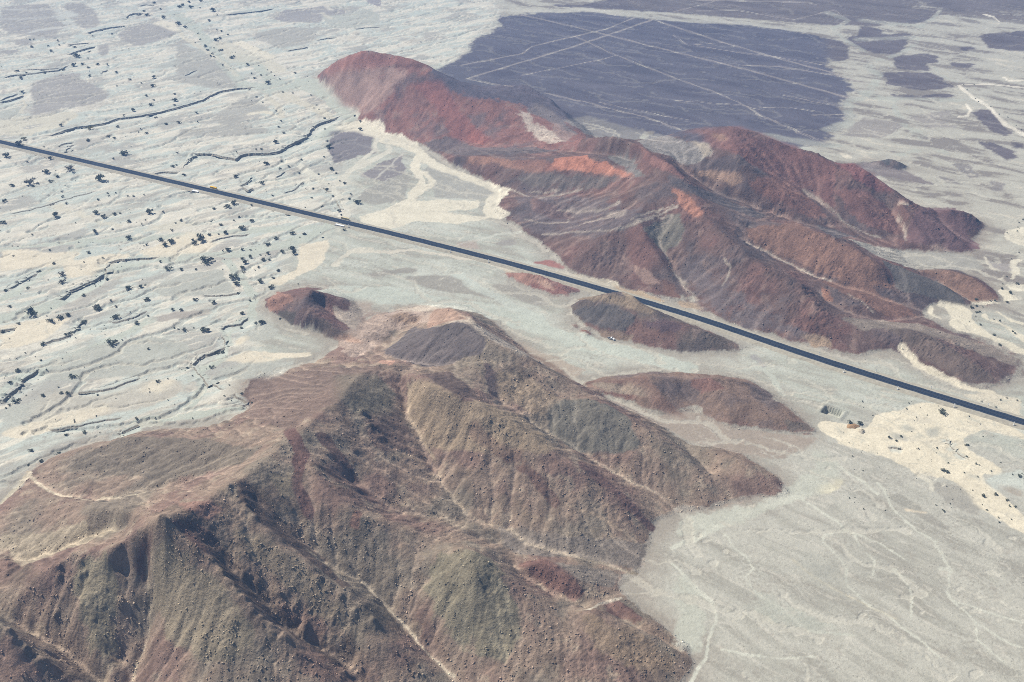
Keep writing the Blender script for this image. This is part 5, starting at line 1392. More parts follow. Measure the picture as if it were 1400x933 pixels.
# two lighter wheel tracks in each lane
tr = math_node(nt, 'COSINE', math_node(nt, 'MULTIPLY', at.outputs['Fac'], 2 * math.pi / 1.85))
tr = math_node(nt, 'MULTIPLY', math_node(nt, 'ADD', math_node(nt, 'MULTIPLY', tr, -0.5), 0.5), 1.0)
cr = nn(nt, 'ShaderNodeMix'); cr.data_type = 'RGBA'
cr.inputs['A'].default_value = (0.012, 0.020, 0.034, 1); cr.inputs['B'].default_value = (0.050, 0.058, 0.076, 1)
nt.links.new(math_node(nt, 'MULTIPLY', tr, math_node(nt, 'ADD', nz.outputs['Fac'], 0.15)), cr.inputs['Factor'])
# drifted sand along the ragged edges
ed = nn(nt, 'ShaderNodeMapRange'); ed.inputs[1].default_value = 3.1; ed.inputs[2].default_value = 4.5; nt.links.new(math_node(nt, 'ABSOLUTE', at.outputs['Fac']), ed.inputs[0])
n3 = nn(nt, 'ShaderNodeTexNoise'); n3.inputs['Scale'].default_value = 0.16; n3.inputs['Detail'].default_value = 6; n3.inputs['Roughness'].default_value = 0.7; nt.links.new(geo.outputs['Position'], n3.inputs['Vector'])
ds = nn(nt, 'ShaderNodeMapRange'); ds.inputs[1].default_value = 0.95; ds.inputs[2].default_value = 1.2; nt.links.new(math_node(nt, 'ADD', ed.outputs[0], n3.outputs['Fac']), ds.inputs[0])
sm = nn(nt, 'ShaderNodeMix'); sm.data_type = 'RGBA'; sm.inputs['B'].default_value = (0.36, 0.34, 0.28, 1)
nt.links.new(ds.outputs[0], sm.inputs['Factor']); nt.links.new(cr.outputs['Result'], sm.inputs['A'])
nt.links.new(sm.outputs['Result'], b.inputs['Base Color'])
b.inputs['Roughness'].default_value = 0.9
b.inputs['Specular IOR Level'].default_value = 0.05
M_ASPH = m
M_LINE = flat_mat('road_paint', (0.22, 0.22, 0.21), 0.7, 0.3, 0.6)
M_YLINE = flat_mat('yellow_road_paint', (0.13, 0.11, 0.07), 0.7, 0.3, 0.6)
emb = strip('road_embankment', [-8.2, -5.2, -4.8, 4.8, 5.8, 10.5], [-0.4, 1.40, 1.52, 1.52, 1.40, -0.4], M_EMB)
emb['label'] = 'gravel embankment carrying the highway across the plain'
road = strip('highway', [-4.2, -2.8, -1.4, 0, 1.4, 2.8, 4.2], [1.58, 1.60, 1.62, 1.635, 1.62, 1.60, 1.58], M_ASPH)
road['label'] = 'dark asphalt highway running straight across the desert'
ac = road.data.attributes.new('across', 'FLOAT', 'POINT')
ac.data.foreach_set('value', np.repeat(np.array([-4.2, -2.8, -1.4, 0, 1.4, 2.8, 4.2], np.float32), len(rX)))
for nm, o1, o2, mm in (('edge_line', -3.66, -3.60, M_LINE), ('edge_line', 3.60, 3.66, M_LINE), ('centre_line', -0.06, 0.06, M_YLINE)):
    z = 1.645 if nm == 'centre_line' else 1.602
    o = strip(nm, [o1, o2], [z, z], mm)
    o.parent = road
    del o['kind']


def road_at(u, v):
    """index of the highway point nearest to a photo pixel"""
    px, py = to_px(rX, rY, np.full(len(rX), ROAD_Z))
    return int(np.argmin(np.hypot(px - u, py - v)))


class MB:
    """small helper that gathers shapes into one mesh"""
    def __init__(s):
        s.v, s.f = [], []

    def hexa(s, c8):
        b0 = len(s.v)
        s.v += [tuple(map(float, p)) for p in c8]
        s.f += [[b0 + k for k in f] for f in ((0, 3, 2, 1), (4, 5, 6, 7), (0, 1, 5, 4), (1, 2, 6, 5), (2, 3, 7, 6), (3, 0, 4, 7))]

    def box(s, c, e, top=1.0):
        x, y, z = c; a, b_, h = e[0] / 2, e[1] / 2, e[2]
        s.hexa([(x - a, y - b_, z), (x + a, y - b_, z), (x + a, y + b_, z), (x - a, y + b_, z)] + [(x - a * top, y - b_ * top, z + h), (x + a * top, y - b_ * top, z + h), (x + a * top, y + b_ * top, z + h), (x - a * top, y + b_ * top, z + h)])

    def tube(s, p0, p1, r0, r1, n=8):
        p0, p1 = Vector(p0), Vector(p1)
        d = (p1 - p0).normalized(); a = d.orthogonal().normalized(); c = d.cross(a)
        b0 = len(s.v)
        for p, r in ((p0, r0), (p1, r1)):
            for k in range(n):
                t = 2 * math.pi * k / n
                s.v.append(tuple(p + a * math.cos(t) * r + c * math.sin(t) * r))
        for k in range(n):
            s.f.append([b0 + k, b0 + (k + 1) % n, b0 + n + (k + 1) % n, b0 + n + k])
        s.f.append([b0 + k for k in range(n)][::-1]); s.f.append([b0 + n + k for k in range(n)])

    def mesh(s, name, mat):
        me = bpy.data.meshes.new(name); me.from_pydata(s.v, [], s.f); me.update(); me.materials.append(mat)
        return me

    def build(s, name, mat, parent=None):
        o = bpy.data.objects.new(name, s.mesh(name, mat)); COL.objects.link(o)
        if parent:
            o.parent = parent
        return o


def thing(name, label, cat, loc=(0, 0, 0), rz=0.0, group=None):
    o = bpy.data.objects.new(name, None); COL.objects.link(o)
    o.location = loc; o.rotation_euler = (0, 0, rz); o['label'] = label; o['category'] = cat
    o.empty_display_size = 0.1
    if group:
        o['group'] = group
    return o


M_WHITE = flat_mat('whitewashed_concrete', (0.82, 0.81, 0.78), 0.8, 0.06, 1.2)
M_CONC = flat_mat('bare_concrete', (0.33, 0.31, 0.28), 0.9, 0.2, 1.0)
M_YELLOW = flat_mat('yellow_paint', (0.80, 0.46, 0.03), 0.7, 0.12, 1.0)
M_DARK = flat_mat('dark_metal_and_shade', (0.02, 0.02, 0.022), 0.6, 0.2, 3.0)  # metal of the cargo bed, and painted shade in the culvert mouths


def headwall(u, v, length, label, off):
    k = road_at(u, v - off / 1.87)
    a = math.atan2(rT[k, 1], rT[k, 0])
    X, Y = at_z(u, v, 1.0)
    t = thing('culvert_headwall', label, 'culvert', (float(X), float(Y), 0), a, 'culvert headwalls on the near side of the highway')
    L = length
    m_ = MB()                                   # two abutments and the lintel leave the mouth open
    m_.box((-L / 2 + 0.5, 0.3, -1.6), (1.0, 1.6, 2.4)); m_.box((L / 2 - 0.5, 0.3, -1.6), (1.0, 1.6, 2.4)); m_.box((0, 0.3, 0.25), (L - 2.0, 1.6, 0.55))
    if L > 7:
        m_.box((0, 0.3, -1.6), (0.5, 1.6, 1.85))
    m_.build('abutment', M_CONC, t)
    c = MB(); c.box((0, 0.45, 0.803), (L + 0.5, 2.5, 0.42)); c.build('coping', M_WHITE, t)
    for sgn in (-1, 1):
        w_ = MB(); x0 = sgn * L / 2
        w_.hexa([(x0 - .2, -2.6, -1.8), (x0 + .2 + sgn * 1.4, -2.6, -1.8), (x0 + .2, -0.502, -1.8), (x0 - .2, -0.502, -1.8), (x0 - .2 + sgn * 1.2, -2.6, -0.9), (x0 + .2 + sgn * 1.4, -2.6, -0.9), (x0 + .2, -0.502, 0.7), (x0 - .2, -0.502, 0.7)])
        w_.build('wing_wall', M_CONC, t)
    d = MB(); d.box((0, 1.35, -1.6), (L - 0.2, 0.3, 2.2)); d.build('mouth_shade_slab', M_DARK, t)  # dark slab stands in for the shade inside the mouth
    return t


headwall(267, 261.4, 7.4, 'white topped culvert headwall below the highway, opposite the yellow parapet', 10)
headwall(464.5, 308.0, 9.2, 'long white topped culvert headwall beside the stream under the red hill', 11)
headwall(16, 201.6, 4.4, 'small white culvert headwall at the left edge, below the roadside tree', 10)


def parapet(u, v, length, label):
    X, Y = at_z(u, v, 1.9)
    k = road_at(u, v + 3)
    a = math.atan2(rT[k, 1], rT[k, 0])
    t = thing('culvert_parapet', label, 'parapet', (float(X), float(Y), 1.36), a, 'culvert parapets on the far side of the highway')
    m_ = MB(); m_.box((0, 0, 0), (length, 1.5, 1.9)); m_.build('wall', M_YELLOW, t)
    c = MB(); c.box((0, 0, 1.9), (length + 0.2, 1.8, 0.16)); c.build('cap', M_YELLOW, t)


parapet(292, 257.6, 7.6, 'bright yellow parapet on the far edge of the highway')
M_YELLOW2 = flat_mat('faded_yellow_paint', (0.55, 0.46, 0.26), 0.8, 0.25, 1.0)
_my = M_YELLOW; M_YELLOW = M_YELLOW2
parapet(472, 299.6, 8.6, 'faded yellow parapet where the pale stream meets the highway')
M_YELLOW = _my
parapet_s = [('leftmost', 30, 197)]

# marker posts along both verges
posts_near = [(480, 307.3), (617, 345), (668, 356.7), (1154, 504.7), (1228.6, 528.5), (1305, 552.7), (1385, 576.5)]
posts_far = [(646.6, 341.5), (905, 412), (1120, 485), (1197.7, 507.4), (1273, 530.7), (1351, 554.3)]
ORD = ['first', 'second', 'third', 'fourth', 'fifth', 'sixth', 'seventh', 'eighth', 'ninth', 'tenth', 'eleventh', 'twelfth', 'thirteenth', 'fourteenth', 'fifteenth', 'sixteenth', 'seventeenth', 'eighteenth']
pm = MB(); pm.tube((0, 0, 0), (0, 0, 1.9), 0.24, 0.22, 8); bm_ = MB(); bm_.box((0, 0, 0), (0.9, 0.9, 0.35), 0.8); hm_ = MB(); hm_.box((0, 0, 1.9), (0.75, 0.16, 0.7))
me_post, me_foot, me_head = pm.mesh('shaft', M_WHITE), bm_.mesh('footing', M_WHITE), hm_.mesh('plate', M_WHITE)
for side, lst in (('near', posts_near), ('far', posts_far)):
    for n_, (u, v) in enumerate(lst):
        X, Y = at_z(u, v + 0.5, 0.4)
        z = float(g_full(X, Y)[0])
        d = np.hypot(rX - X, rY - Y); k = int(d.argmin()); dd = d[k]
        if dd < 6.2:                            # keep clear of the carriageway
            sg = 1.0 if side == 'far' else -1.0
            X, Y = rX[k] + rN[k, 0] * sg * 6.2, rY[k] + rN[k, 1] * sg * 6.2; dd = 6.2
        if dd < 11:
            z = np.interp(dd, [0, 5.0, 9.0, 11], [1.5, 1.35, -0.3, z])
        o = thing('marker_post', 'white marker post on the %s verge of the highway, %s from the left' % (side, ORD[n_]), 'post', (float(X), float(Y), float(z) - 0.05), math.atan2(rT[k, 1], rT[k, 0]), 'marker posts along the highway')
        for nm, me in (('shaft', me_post), ('footing', me_foot), ('plate', me_head)):
            c = bpy.data.objects.new(nm, me); COL.objects.link(c); c.parent = o

# ------------------------------------------------------------------ parked pickup under the dark hill
X, Y = on_ground(835.5, 464.0)
M_CAR = flat_mat('white_car_paint', (0.80, 0.80, 0.77), 0.35, 0.03, 2.0)
M_GLASS = flat_mat('dark_window_glass', (0.015, 0.018, 0.02), 0.15, 0.1, 2.0)
M_TYRE = flat_mat('tyre_rubber', (0.018, 0.018, 0.018), 0.85, 0.2, 4.0)
M_RIM = flat_mat('steel_rim', (0.35, 0.35, 0.36), 0.45, 0.1, 4.0)
zc = float(g_full(X, Y)[0])
t = thing('pickup_truck', 'white pickup truck parked on the grey gravel below the dark hill', 'truck', (float(X[0]), float(Y[0]), zc), R(-28))
PW = 1.85
prof = [(-2.55, 0.55), (-2.55, 1.05), (-0.55, 1.08), (-0.45, 1.12), (-0.30, 1.72), (0.75, 1.75), (1.25, 1.15), (2.35, 1.02), (2.55, 0.85), (2.55, 0.5)]
b_ = MB()
for y in (-PW / 2, PW / 2):
    for x, z in prof:
        b_.v.append((x, y * (0.88 if z > 1.3 else 1.0), z))
n = len(prof)
b_.f += [list(range(n))[::-1], [n + k for k in range(n)]] + [[k, (k + 1) % n, n + (k + 1) % n, n + k] for k in range(n)]
body = b_.build('body', M_CAR, t)
w_ = MB(); w_.hexa([(0.80, -0.78, 1.715), (1.24, -0.86, 1.20), (1.24, 0.86, 1.20), (0.80, 0.78, 1.715), (0.83, -0.78, 1.73), (1.27, -0.86, 1.215), (1.27, 0.86, 1.215), (0.83, 0.78, 1.73)]); w_.build('windscreen', M_GLASS, t)
for s_ in (-1, 1):
    w_ = MB(); w_.hexa([(-0.33, s_ * 0.89, 1.2), (1.05, s_ * 0.89, 1.2), (0.72, s_ * 0.83, 1.66), (-0.22, s_ * 0.83, 1.66), (-0.33, s_ * 0.935, 1.2), (1.05, s_ * 0.935, 1.2), (0.72, s_ * 0.85, 1.66), (-0.22, s_ * 0.85, 1.66)]); w_.build('side_window', M_GLASS, t)
    hl = MB(); hl.box((2.54, s_ * 0.7, 0.72), (0.06, 0.35, 0.16)); hl.build('headlight', M_RIM, t)
    for x in (-1.6, 1.65):
        wh = MB(); wh.tube((x, s_ * 0.72, 0.36), (x, s_ * 0.96, 0.36), 0.36, 0.36, 14); wo = wh.build('wheel', M_TYRE, t)
        rm = MB(); rm.tube((x, s_ * 0.955, 0.36), (x, s_ * 0.975, 0.36), 0.2, 0.2, 10); ro = rm.build('rim', M_RIM, wo)
bd = MB(); bd.box((-1.55, 0, 1.085), (1.8, 1.5, 0.02)); bd.build('cargo_bed', M_DARK, t)
# the pale drum standing in front of it
X, Y = on_ground(839.0, 465.5)
dr = MB(); dr.tube((0, 0, 0), (0, 0, 1.25), 0.72, 0.75, 14); dr.tube((0, 0, 1.25), (0, 0, 1.4), 0.75, 0.3, 14)
t = thing('water_tank', 'pale round water tank beside the white pickup truck', 'tank', (float(X[0]), float(Y[0]), float(g_full(X, Y)[0]) - 0.05))
dr.build('drum', M_CAR, t)
ld = MB(); ld.tube((0, 0, 1.4), (0, 0, 1.5), 0.28, 0.28, 12); ld.build('lid', M_CAR, t)

# ------------------------------------------------------------------ shrubs
rs = np.random.RandomState(11)


def leaf_mat(name, c1, c2):
    m, nt, b = new_mat(name)
    oi = nn(nt, 'ShaderNodeObjectInfo'); geo = nn(nt, 'ShaderNodeNewGeometry')
    n = nn(nt, 'ShaderNodeTexNoise'); n.inputs['Scale'].default_value = 1.4; nt.links.new(geo.outputs['Position'], n.inputs['Vector'])
    mx = nn(nt, 'ShaderNodeMix'); mx.data_type = 'RGBA'; mx.inputs['A'].default_value = (*c1, 1); mx.inputs['B'].default_value = (*c2, 1)
    nt.links.new(math_node(nt, 'MULTIPLY', math_node(nt, 'ADD', oi.outputs['Random'], n.outputs['Fac']), 0.55), mx.inputs['Factor'])
    nt.links.new(mx.outputs['Result'], b.inputs['Base Color'])
    return m


M_LEAF = leaf_mat('dusty_green_leaves', (0.050, 0.066, 0.048), (0.14, 0.155, 0.115))
M_LEAFY = leaf_mat('yellow_green_leaves', (0.16, 0.14, 0.04), (0.28, 0.24, 0.08))
M_LEAFG = leaf_mat('grey_olive_leaves', (0.10, 0.105, 0.085), (0.17, 0.17, 0.14))
M_TWIG = leaf_mat('dry_twigs', (0.09, 0.08, 0.065), (0.17, 0.15, 0.125))


def shrub_meshes(seed, mat, leaves=150, bare=False):
    """a low desert shrub about 2 m across: several stems and clumps of small leaf faces"""
    g = np.random.RandomState(seed)
    st = MB(); lf = MB()
    clumps = []
    for k in range(g.randint(4, 7)):
        a = g.rand() * 2 * math.pi; r = 0.25 + 0.6 * g.rand(); z = 0.45 + 0.5 * g.rand() * (1.15 - r * 0.6)
        c = (math.cos(a) * r, math.sin(a) * r * (0.6 + 0.4 * g.rand()), z)
        clumps.append((c, 0.28 + 0.28 * g.rand()))
        mid = (c[0] * 0.4, c[1] * 0.4, z * 0.55)
        st.tube((c[0] * 0.05, c[1] * 0.05, -0.08), mid, 0.05, 0.035, 5); st.tube(mid, c, 0.035, 0.012, 5)
        if bare:
            for q_ in range(14):
                e = Vector(c) + Vector((g.randn(), g.randn(), abs(g.randn()) * 0.8)) * 0.34
                st.tube(mid if q_ % 2 else c, e, 0.022, 0.006, 3)
    clumps.append(((0, 0, 0.5), 0.5))
    for k in range(leaves):
        c, r = clumps[g.randint(len(clumps))]
        d = g.randn(3); d /= np.linalg.norm(d) + 1e-6
        p = np.array(c) + d * r * (0.35 + 0.75 * g.rand()) * np.array([1, 1, 0.75])
        p[2] = max(p[2], 0.02)
        u_ = g.randn(3); u_ /= np.linalg.norm(u_); v_ = np.cross(u_, d + 0.3 * g.randn(3)); v_ /= np.linalg.norm(v_) + 1e-6
        sz = 0.09 + 0.12 * g.rand()
        b0 = len(lf.v)
        lf.v += [tuple(p - u_ * sz), tuple(p + v_ * sz * 0.7), tuple(p + u_ * sz), tuple(p - v_ * sz * 0.7)]
        lf.f.append([b0, b0 + 1, b0 + 2, b0 + 3])
    return (lf.mesh('foliage', mat) if leaves else None), st.mesh('stem', M_TWIG)


KIND = {'g': [shrub_meshes(s, M_LEAF, 170) for s in range(7)], 'y': [shrub_meshes(20 + s, M_LEAFY, 150) for s in range(2)], 'b': [shrub_meshes(30 + s, M_LEAFG, 60, True) for s in range(3)], 'o': [shrub_meshes(40 + s, M_LEAFG, 240) for s in range(2)]}
S = []
S += ta([(26 * q, 200 * q, 62, 'o')])
S += ta([(1055, 20, 25), (985, 75, 30), (1000, 105, 40), (1120, 122, 35), (1095, 62, 15), (1190, 98, 12), (1225, 50, 35), (1245, 38, 30), (1295, 15, 30), (1300, 52, 35), (1370, 10, 30), (1365, 55, 15), (1220, 165, 40), (1265, 188, 30), (1350, 230, 15), (1365, 270, 18), (1330, 288, 14),
         (848, 185, 20), (765, 230, 22), (632, 247, 15, 'y'), (205, 272, 18), (232, 270, 18), (397, 280, 20), (218, 323, 28), (330, 315, 18), (345, 350, 28), (405, 308, 15), (505, 323, 28), (610, 350, 25), (523, 387, 48), (602, 400, 16), (502, 450, 42), (562, 440, 32), (603, 462, 25), (663, 440, 30), (732, 442, 22),
         (115, 487, 28), (180, 497, 18), (305, 492, 28), (430, 475, 25), (147, 533, 30), (148, 630, 32), (793, 492, 25), (610, 517, 28), (890, 543, 28), (1048, 527, 38), (1042, 592, 42), (963, 568, 15), (797, 588, 14), (997, 655, 28), (1050, 683, 20), (1027, 718, 38), (1192, 642, 25), (1198, 688, 45), (1192, 717, 25),
         (903, 758, 40), (418, 860, 32), (613, 877, 50, 'y'), (845, 790, 20, 'y'), (1063, 802, 22), (1130, 845, 35), (1222, 838, 38), (1347, 832, 20), (1340, 770, 30), (803, 868, 25), (740, 925, 30), (1003, 912, 30), (945, 903, 15), (960, 878, 14)])
S += tb([(262, 75, 42), (280, 103, 20), (228, 140, 32), (282, 202, 14), (315, 215, 22), (358, 238, 22), (272, 275, 38), (305, 265, 28), (205, 318, 35), (218, 342, 22), (262, 327, 14), (310, 342, 40), (378, 395, 38), (398, 386, 25), (320, 448, 24), (238, 383, 22), (264, 390, 20), (252, 368, 20), (490, 438, 28), (520, 503, 20), (538, 530, 26), (583, 515, 22),
         (635, 570, 48), (653, 492, 14), (675, 515, 14), (712, 540, 16), (627, 476, 12, 'y'), (568, 447, 14, 'y'), (817, 497, 25), (965, 715, 24), (978, 747, 14), (1018, 803, 30), (925, 652, 18), (717, 825, 22), (688, 752, 16), (703, 868, 25), (737, 908, 25), (555, 662, 22), (595, 700, 14), (1262, 885, 35), (1222, 790, 25), (1265, 830, 25), (1018, 880, 20),
         (733, 630, 20, 'y'), (800, 635, 18, 'y')])
S += [(32, 191, 34, 'y')] if False else tc([(165, 20, 40, 'y')])
S += tc([(45, 135, 60), (345, 155, 42), (487, 228, 90, 'b'), (320, 247, 60), (397, 273, 35), (347, 308, 38), (90, 335, 42), (205, 320, 80, 'b'), (258, 318, 20), (228, 338, 22), (672, 295, 72), (27, 442, 38), (422, 372, 22, 'b'), (428, 410, 25), (738, 385, 22), (790, 384, 18, 'y'), (742, 403, 20), (873, 407, 20, 'y'), (913, 407, 22), (983, 398, 18),
         (670, 428, 28), (455, 455, 28, 'b'), (373, 537, 62), (658, 525, 52), (710, 547, 42), (788, 530, 34), (815, 522, 24), (1018, 520, 70), (1112, 510, 22), (18, 587, 48), (880, 580, 34), (993, 568, 14), (968, 597, 16), (1237, 575, 28), (1198, 590, 18), (653, 650, 42), (768, 632, 22), (882, 693, 52), (1170, 640, 30, 'b'), (1000, 738, 25), (1095, 710, 55), (1165, 718, 60), (1125, 745, 55),
         (338, 775, 22), (222, 668, 18), (607, 793, 35), (370, 868, 26), (265, 917, 38), (702, 830, 20), (572, 855, 16), (1095, 855, 30), (1152, 908, 55), (1240, 907, 38), (187, 170, 22), (515, 587, 12), (300, 68, 16), (605, 25, 32), (780, 10, 25), (845, 118, 65), (773, 150, 24), (490, 95, 26, 'b'), (1180, 203, 32), (1203, 190, 18), (1260, 262, 35), (1210, 110, 22, 'b'), (95, 813, 16)])
S += td([(417, 103, 18), (548, 87, 20), (588, 85, 28), (685, 40, 48), (725, 160, 26), (625, 185, 50), (775, 202, 22), (712, 217, 24), (415, 265, 50), (555, 230, 22), (590, 318, 44), (663, 400, 24), (862, 152, 26), (1050, 77, 55), (1035, 30, 22), (1065, 225, 45), (1015, 140, 20), (840, 243, 26), (978, 257, 22), (937, 355, 30), (930, 420, 20), (1035, 360, 40), (1073, 405, 24), (1095, 250, 25),
         (1158, 318, 30), (1120, 302, 18), (1045, 320, 14), (1195, 392, 20), (1187, 418, 32), (1230, 452, 70), (1115, 460, 22), (1115, 505, 35), (1130, 535, 20), (998, 470, 28), (885, 482, 14), (400, 460, 55), (357, 480, 48), (262, 490, 36), (518, 465, 25), (778, 527, 28), (432, 550, 30), (400, 573, 20), (522, 575, 38), (450, 623, 55), (315, 602, 34), (335, 657, 45), (295, 665, 20), (230, 670, 32), (243, 577, 18),
         (183, 710, 90), (130, 735, 45), (120, 705, 30), (628, 735, 50), (690, 698, 42), (792, 665, 48), (848, 687, 14), (880, 665, 35), (350, 775, 50), (325, 778, 20), (455, 772, 30), (512, 772, 20), (728, 785, 46), (800, 765, 55), (805, 797, 55), (632, 800, 36), (580, 805, 20), (605, 838, 40), (640, 840, 30), (505, 822, 42), (453, 832, 34), (477, 865, 58), (448, 893, 50), (467, 925, 25), (207, 852, 95),
         (705, 913, 38), (570, 893, 28), (543, 910, 14), (137, 907, 25), (1152, 637, 30), (1005, 683, 22)])
S += te([(432, 15, 75, 'b'), (430, 62, 65, 'b'), (173, 40, 28), (40, 115, 36), (577, 150, 34), (753, 187, 25), (873, 108, 60), (958, 90, 48), (993, 77, 24), (1003, 187, 50), (1330, 180, 40), (68, 227, 28), (210, 280, 85), (415, 300, 65), (470, 285, 46), (345, 322, 52), (567, 328, 52), (470, 412, 55), (297, 487, 50), (663, 240, 80), (795, 225, 26), (788, 308, 58), (940, 342, 40), (1008, 290, 24),
         (1180, 252, 40), (1238, 250, 32), (1187, 362, 20), (1217, 380, 20), (1262, 383, 36), (1380, 390, 70), (760, 480, 75), (1015, 517, 26), (128, 342, 30), (20, 390, 30), (123, 660, 40), (60, 737, 40), (108, 875, 62), (65, 898, 25), (40, 917, 22), (278, 593, 24), (318, 657, 18), (495, 708, 56), (293, 838, 34), (417, 820, 32), (460, 817, 42), (543, 810, 24), (667, 823, 24), (1080, 738, 38), (733, 30, 34), (190, 100, 28), (1312, 693, 16), (1278, 633, 22)])
S += tf([(600, 25, 62), (573, 12, 30), (605, 72, 62), (628, 132, 28), (775, 57, 50), (868, 28, 30), (857, 95, 46), (463, 205, 42), (650, 275, 40), (708, 187, 25), (648, 367, 32), (747, 338, 30), (793, 333, 62), (425, 387, 50), (485, 532, 36), (520, 530, 30), (447, 643, 44), (650, 818, 28), (490, 748, 30), (910, 310, 24), (690, 870, 20), (720, 883, 24), (1035, 70, 14)])
S += tg([(928, 362, 36), (1057, 350, 18), (582, 458, 38), (450, 472, 34), (212, 578, 36), (398, 595, 44), (287, 653, 36), (197, 675, 28), (1313, 360, 16)])
S += th([(848, 28, 70), (1022, 45, 14), (1022, 57, 14), (477, 192, 30), (527, 212, 24), (558, 182, 24), (1005, 240, 30), (1007, 323, 22), (1068, 370, 20), (1090, 377, 14), (1172, 420, 16), (845, 416, 38), (875, 426, 34), (1080, 458, 16, 'y'), (1365, 455, 32), (1318, 442, 14), (1383, 437, 14), (1118, 590, 34), (1203, 577, 28), (1282, 617, 24), (1298, 658, 20), (1337, 662, 22), (1142, 684, 18), (1225, 735, 14), (1227, 768, 16), (1310, 747, 14), (672, 268, 24, 'b'), (545, 265, 25), (1347, 100, 24, 'b'),
         (215, 90, 46), (280, 98, 46)])
S += [(u, v, w_ * q / 8.72) for u, v, w_ in ti([(1380, 88, 28), (1332, 125, 32), (1325, 185, 28), (1310, 230, 30), (1192, 245, 20), (1335, 480, 25), (1245, 558, 20), (1315, 852, 40), (1135, 912, 40), (1188, 768, 25), (1140, 855, 20)])]
S += [(u, v, w_ * q / 10) for u, v, w_ in tj([(1210, 108, 65), (1160, 232, 50), (1000, 212, 40), (937, 215, 28), (735, 192, 50), (748, 282, 42), (680, 305, 55), (755, 368, 50), (798, 360, 42), (838, 297, 25), (738, 427, 26), (652, 497, 24), (808, 537, 48), (1068, 490, 40), (985, 465, 26), (1245, 630, 40), (1275, 660, 40), (985, 677, 52), (1080, 812, 60), (515, 430, 14)])]
S += [(1368, 547, 17), (1361, 556.5, 19)]
S += [(u, v, 11) for u, v in tk([(1160, 405), (1125, 430), (1165, 470), (1180, 485), (1240, 510), (1280, 545), (1320, 560), (1360, 600), (1385, 620), (1110, 405)])]
kept = []
for s_ in S:
    if all(abs(s_[0] - k_[0]) + abs(s_[1] - k_[1]) > 3.2 for k_ in kept):
        kept.append(s_)
kept.sort(key=lambda k_: -k_[2])
LAND = [('the roadside tree', 26, 200), ('the yellow parapet', 292, 258), ('the long white headwall', 464, 308), ("the red hill's left foot", 440, 110), ('the top left terrace', 195, 48), ('the upper left stream bend', 95, 75),
        ('the mid left cut bank', 105, 385), ('the biggest shrub', 281, 357), ('the small maroon hill', 400, 410), ('the winding wash', 290, 485), ('the left frame edge', 10, 470), ("the near hills' left end", 90, 615),
        ('the dug pit', 1137, 564), ('the highway dunes', 1300, 580), ("the red range's right end", 1340, 420), ('the far right riverbed', 1330, 145), ('the top frame edge', 260, 10), ('the dark bank bend', 265, 212), ('the lower left sand', 60, 520), ('the long cut bank', 190, 155)]
DIRS = ['right', 'lower right', 'below', 'lower left', 'left', 'upper left', 'above', 'upper right']
pos = np.array([(k_[0], k_[1]) for k_ in kept])
sX, sY = on_ground(pos[:, 0], pos[:, 1] + 0.6)
bins = {}
for n_, k_ in enumerate(kept):
    dl = [math.hypot(k_[0] - l[1], (k_[1] - l[2]) * 1.3) for l in LAND]
    L_ = int(np.argmin(dl)); dr_ = int(round(math.atan2(k_[1] - LAND[L_][2], k_[0] - LAND[L_][1]) / (math.pi / 4))) % 8
    bins.setdefault((L_, dr_), []).append((dl[L_], n_))
rank = {}
for key, lst in bins.items():
    for r_, (d_, n_) in enumerate(sorted(lst)):
        rank[n_] = (key, r_, len(lst))
sZ = full_height(sX, sY, fine=False)
WORD = {'g': 'dark green', 'y': 'yellow green', 'b': 'bare grey', 'o': 'grey olive'}
mass_v, mass_f = [], []
for n_, k_ in enumerate(kept):
    kd = k_[3] if len(k_) > 3 else 'g'
    rng_ = math.hypot(math.hypot(sX[n_], sY[n_]), CAM_H)
    wid = k_[2] / q * rng_ / FPX * 1.02
    (L_, dr_), r_, tot = rank[n_]
    size = 'tiny' if wid < 2 else 'small' if wid < 3.6 else 'broad' if wid < 6.5 else 'large'
    dirw = DIRS[dr_]
    if kd == 'o':
        nm, cat, lab = 'roadside_tree', 'tree', 'grey olive tree leaning over the near lane of the highway at far left'
    else:
        nm, cat = 'desert_shrub', 'shrub'
        lab = '%s %s shrub, %s out, %s%s' % (size, WORD[kd], ORD[min(r_, 17)], 'to the %s of ' % dirw if dirw not in ('below', 'above') else dirw + ' ', LAND[L_][0])
    var = KIND[kd][rs.randint(len(KIND[kd]))]
    sc = wid / 2.0
    X, Y, Z = sX[n_], sY[n_], sZ[n_]
    rd = np.hypot(rX - X, rY - Y).min()
    if kd == 'o':
        Z = 0.4
    if n_ >= 296:
        mass_v.append((X, Y, Z, wid)); continue
    t = thing(nm, lab, cat, (float(X), float(Y), float(Z) - 0.1), rs.rand() * 6.28, 'shrubs scattered on the plain' if cat == 'shrub' else None)
    t.scale = (sc, sc * (0.75 + 0.4 * rs.rand()), sc * (0.62 + 0.3 * rs.rand()))
    for pn, me in (('foliage', var[0]), ('stem', var[1])):
        c = bpy.data.objects.new(pn, me); COL.objects.link(c); c.parent = t
print('shrubs', len(kept), round(time.time() - T0, 1))

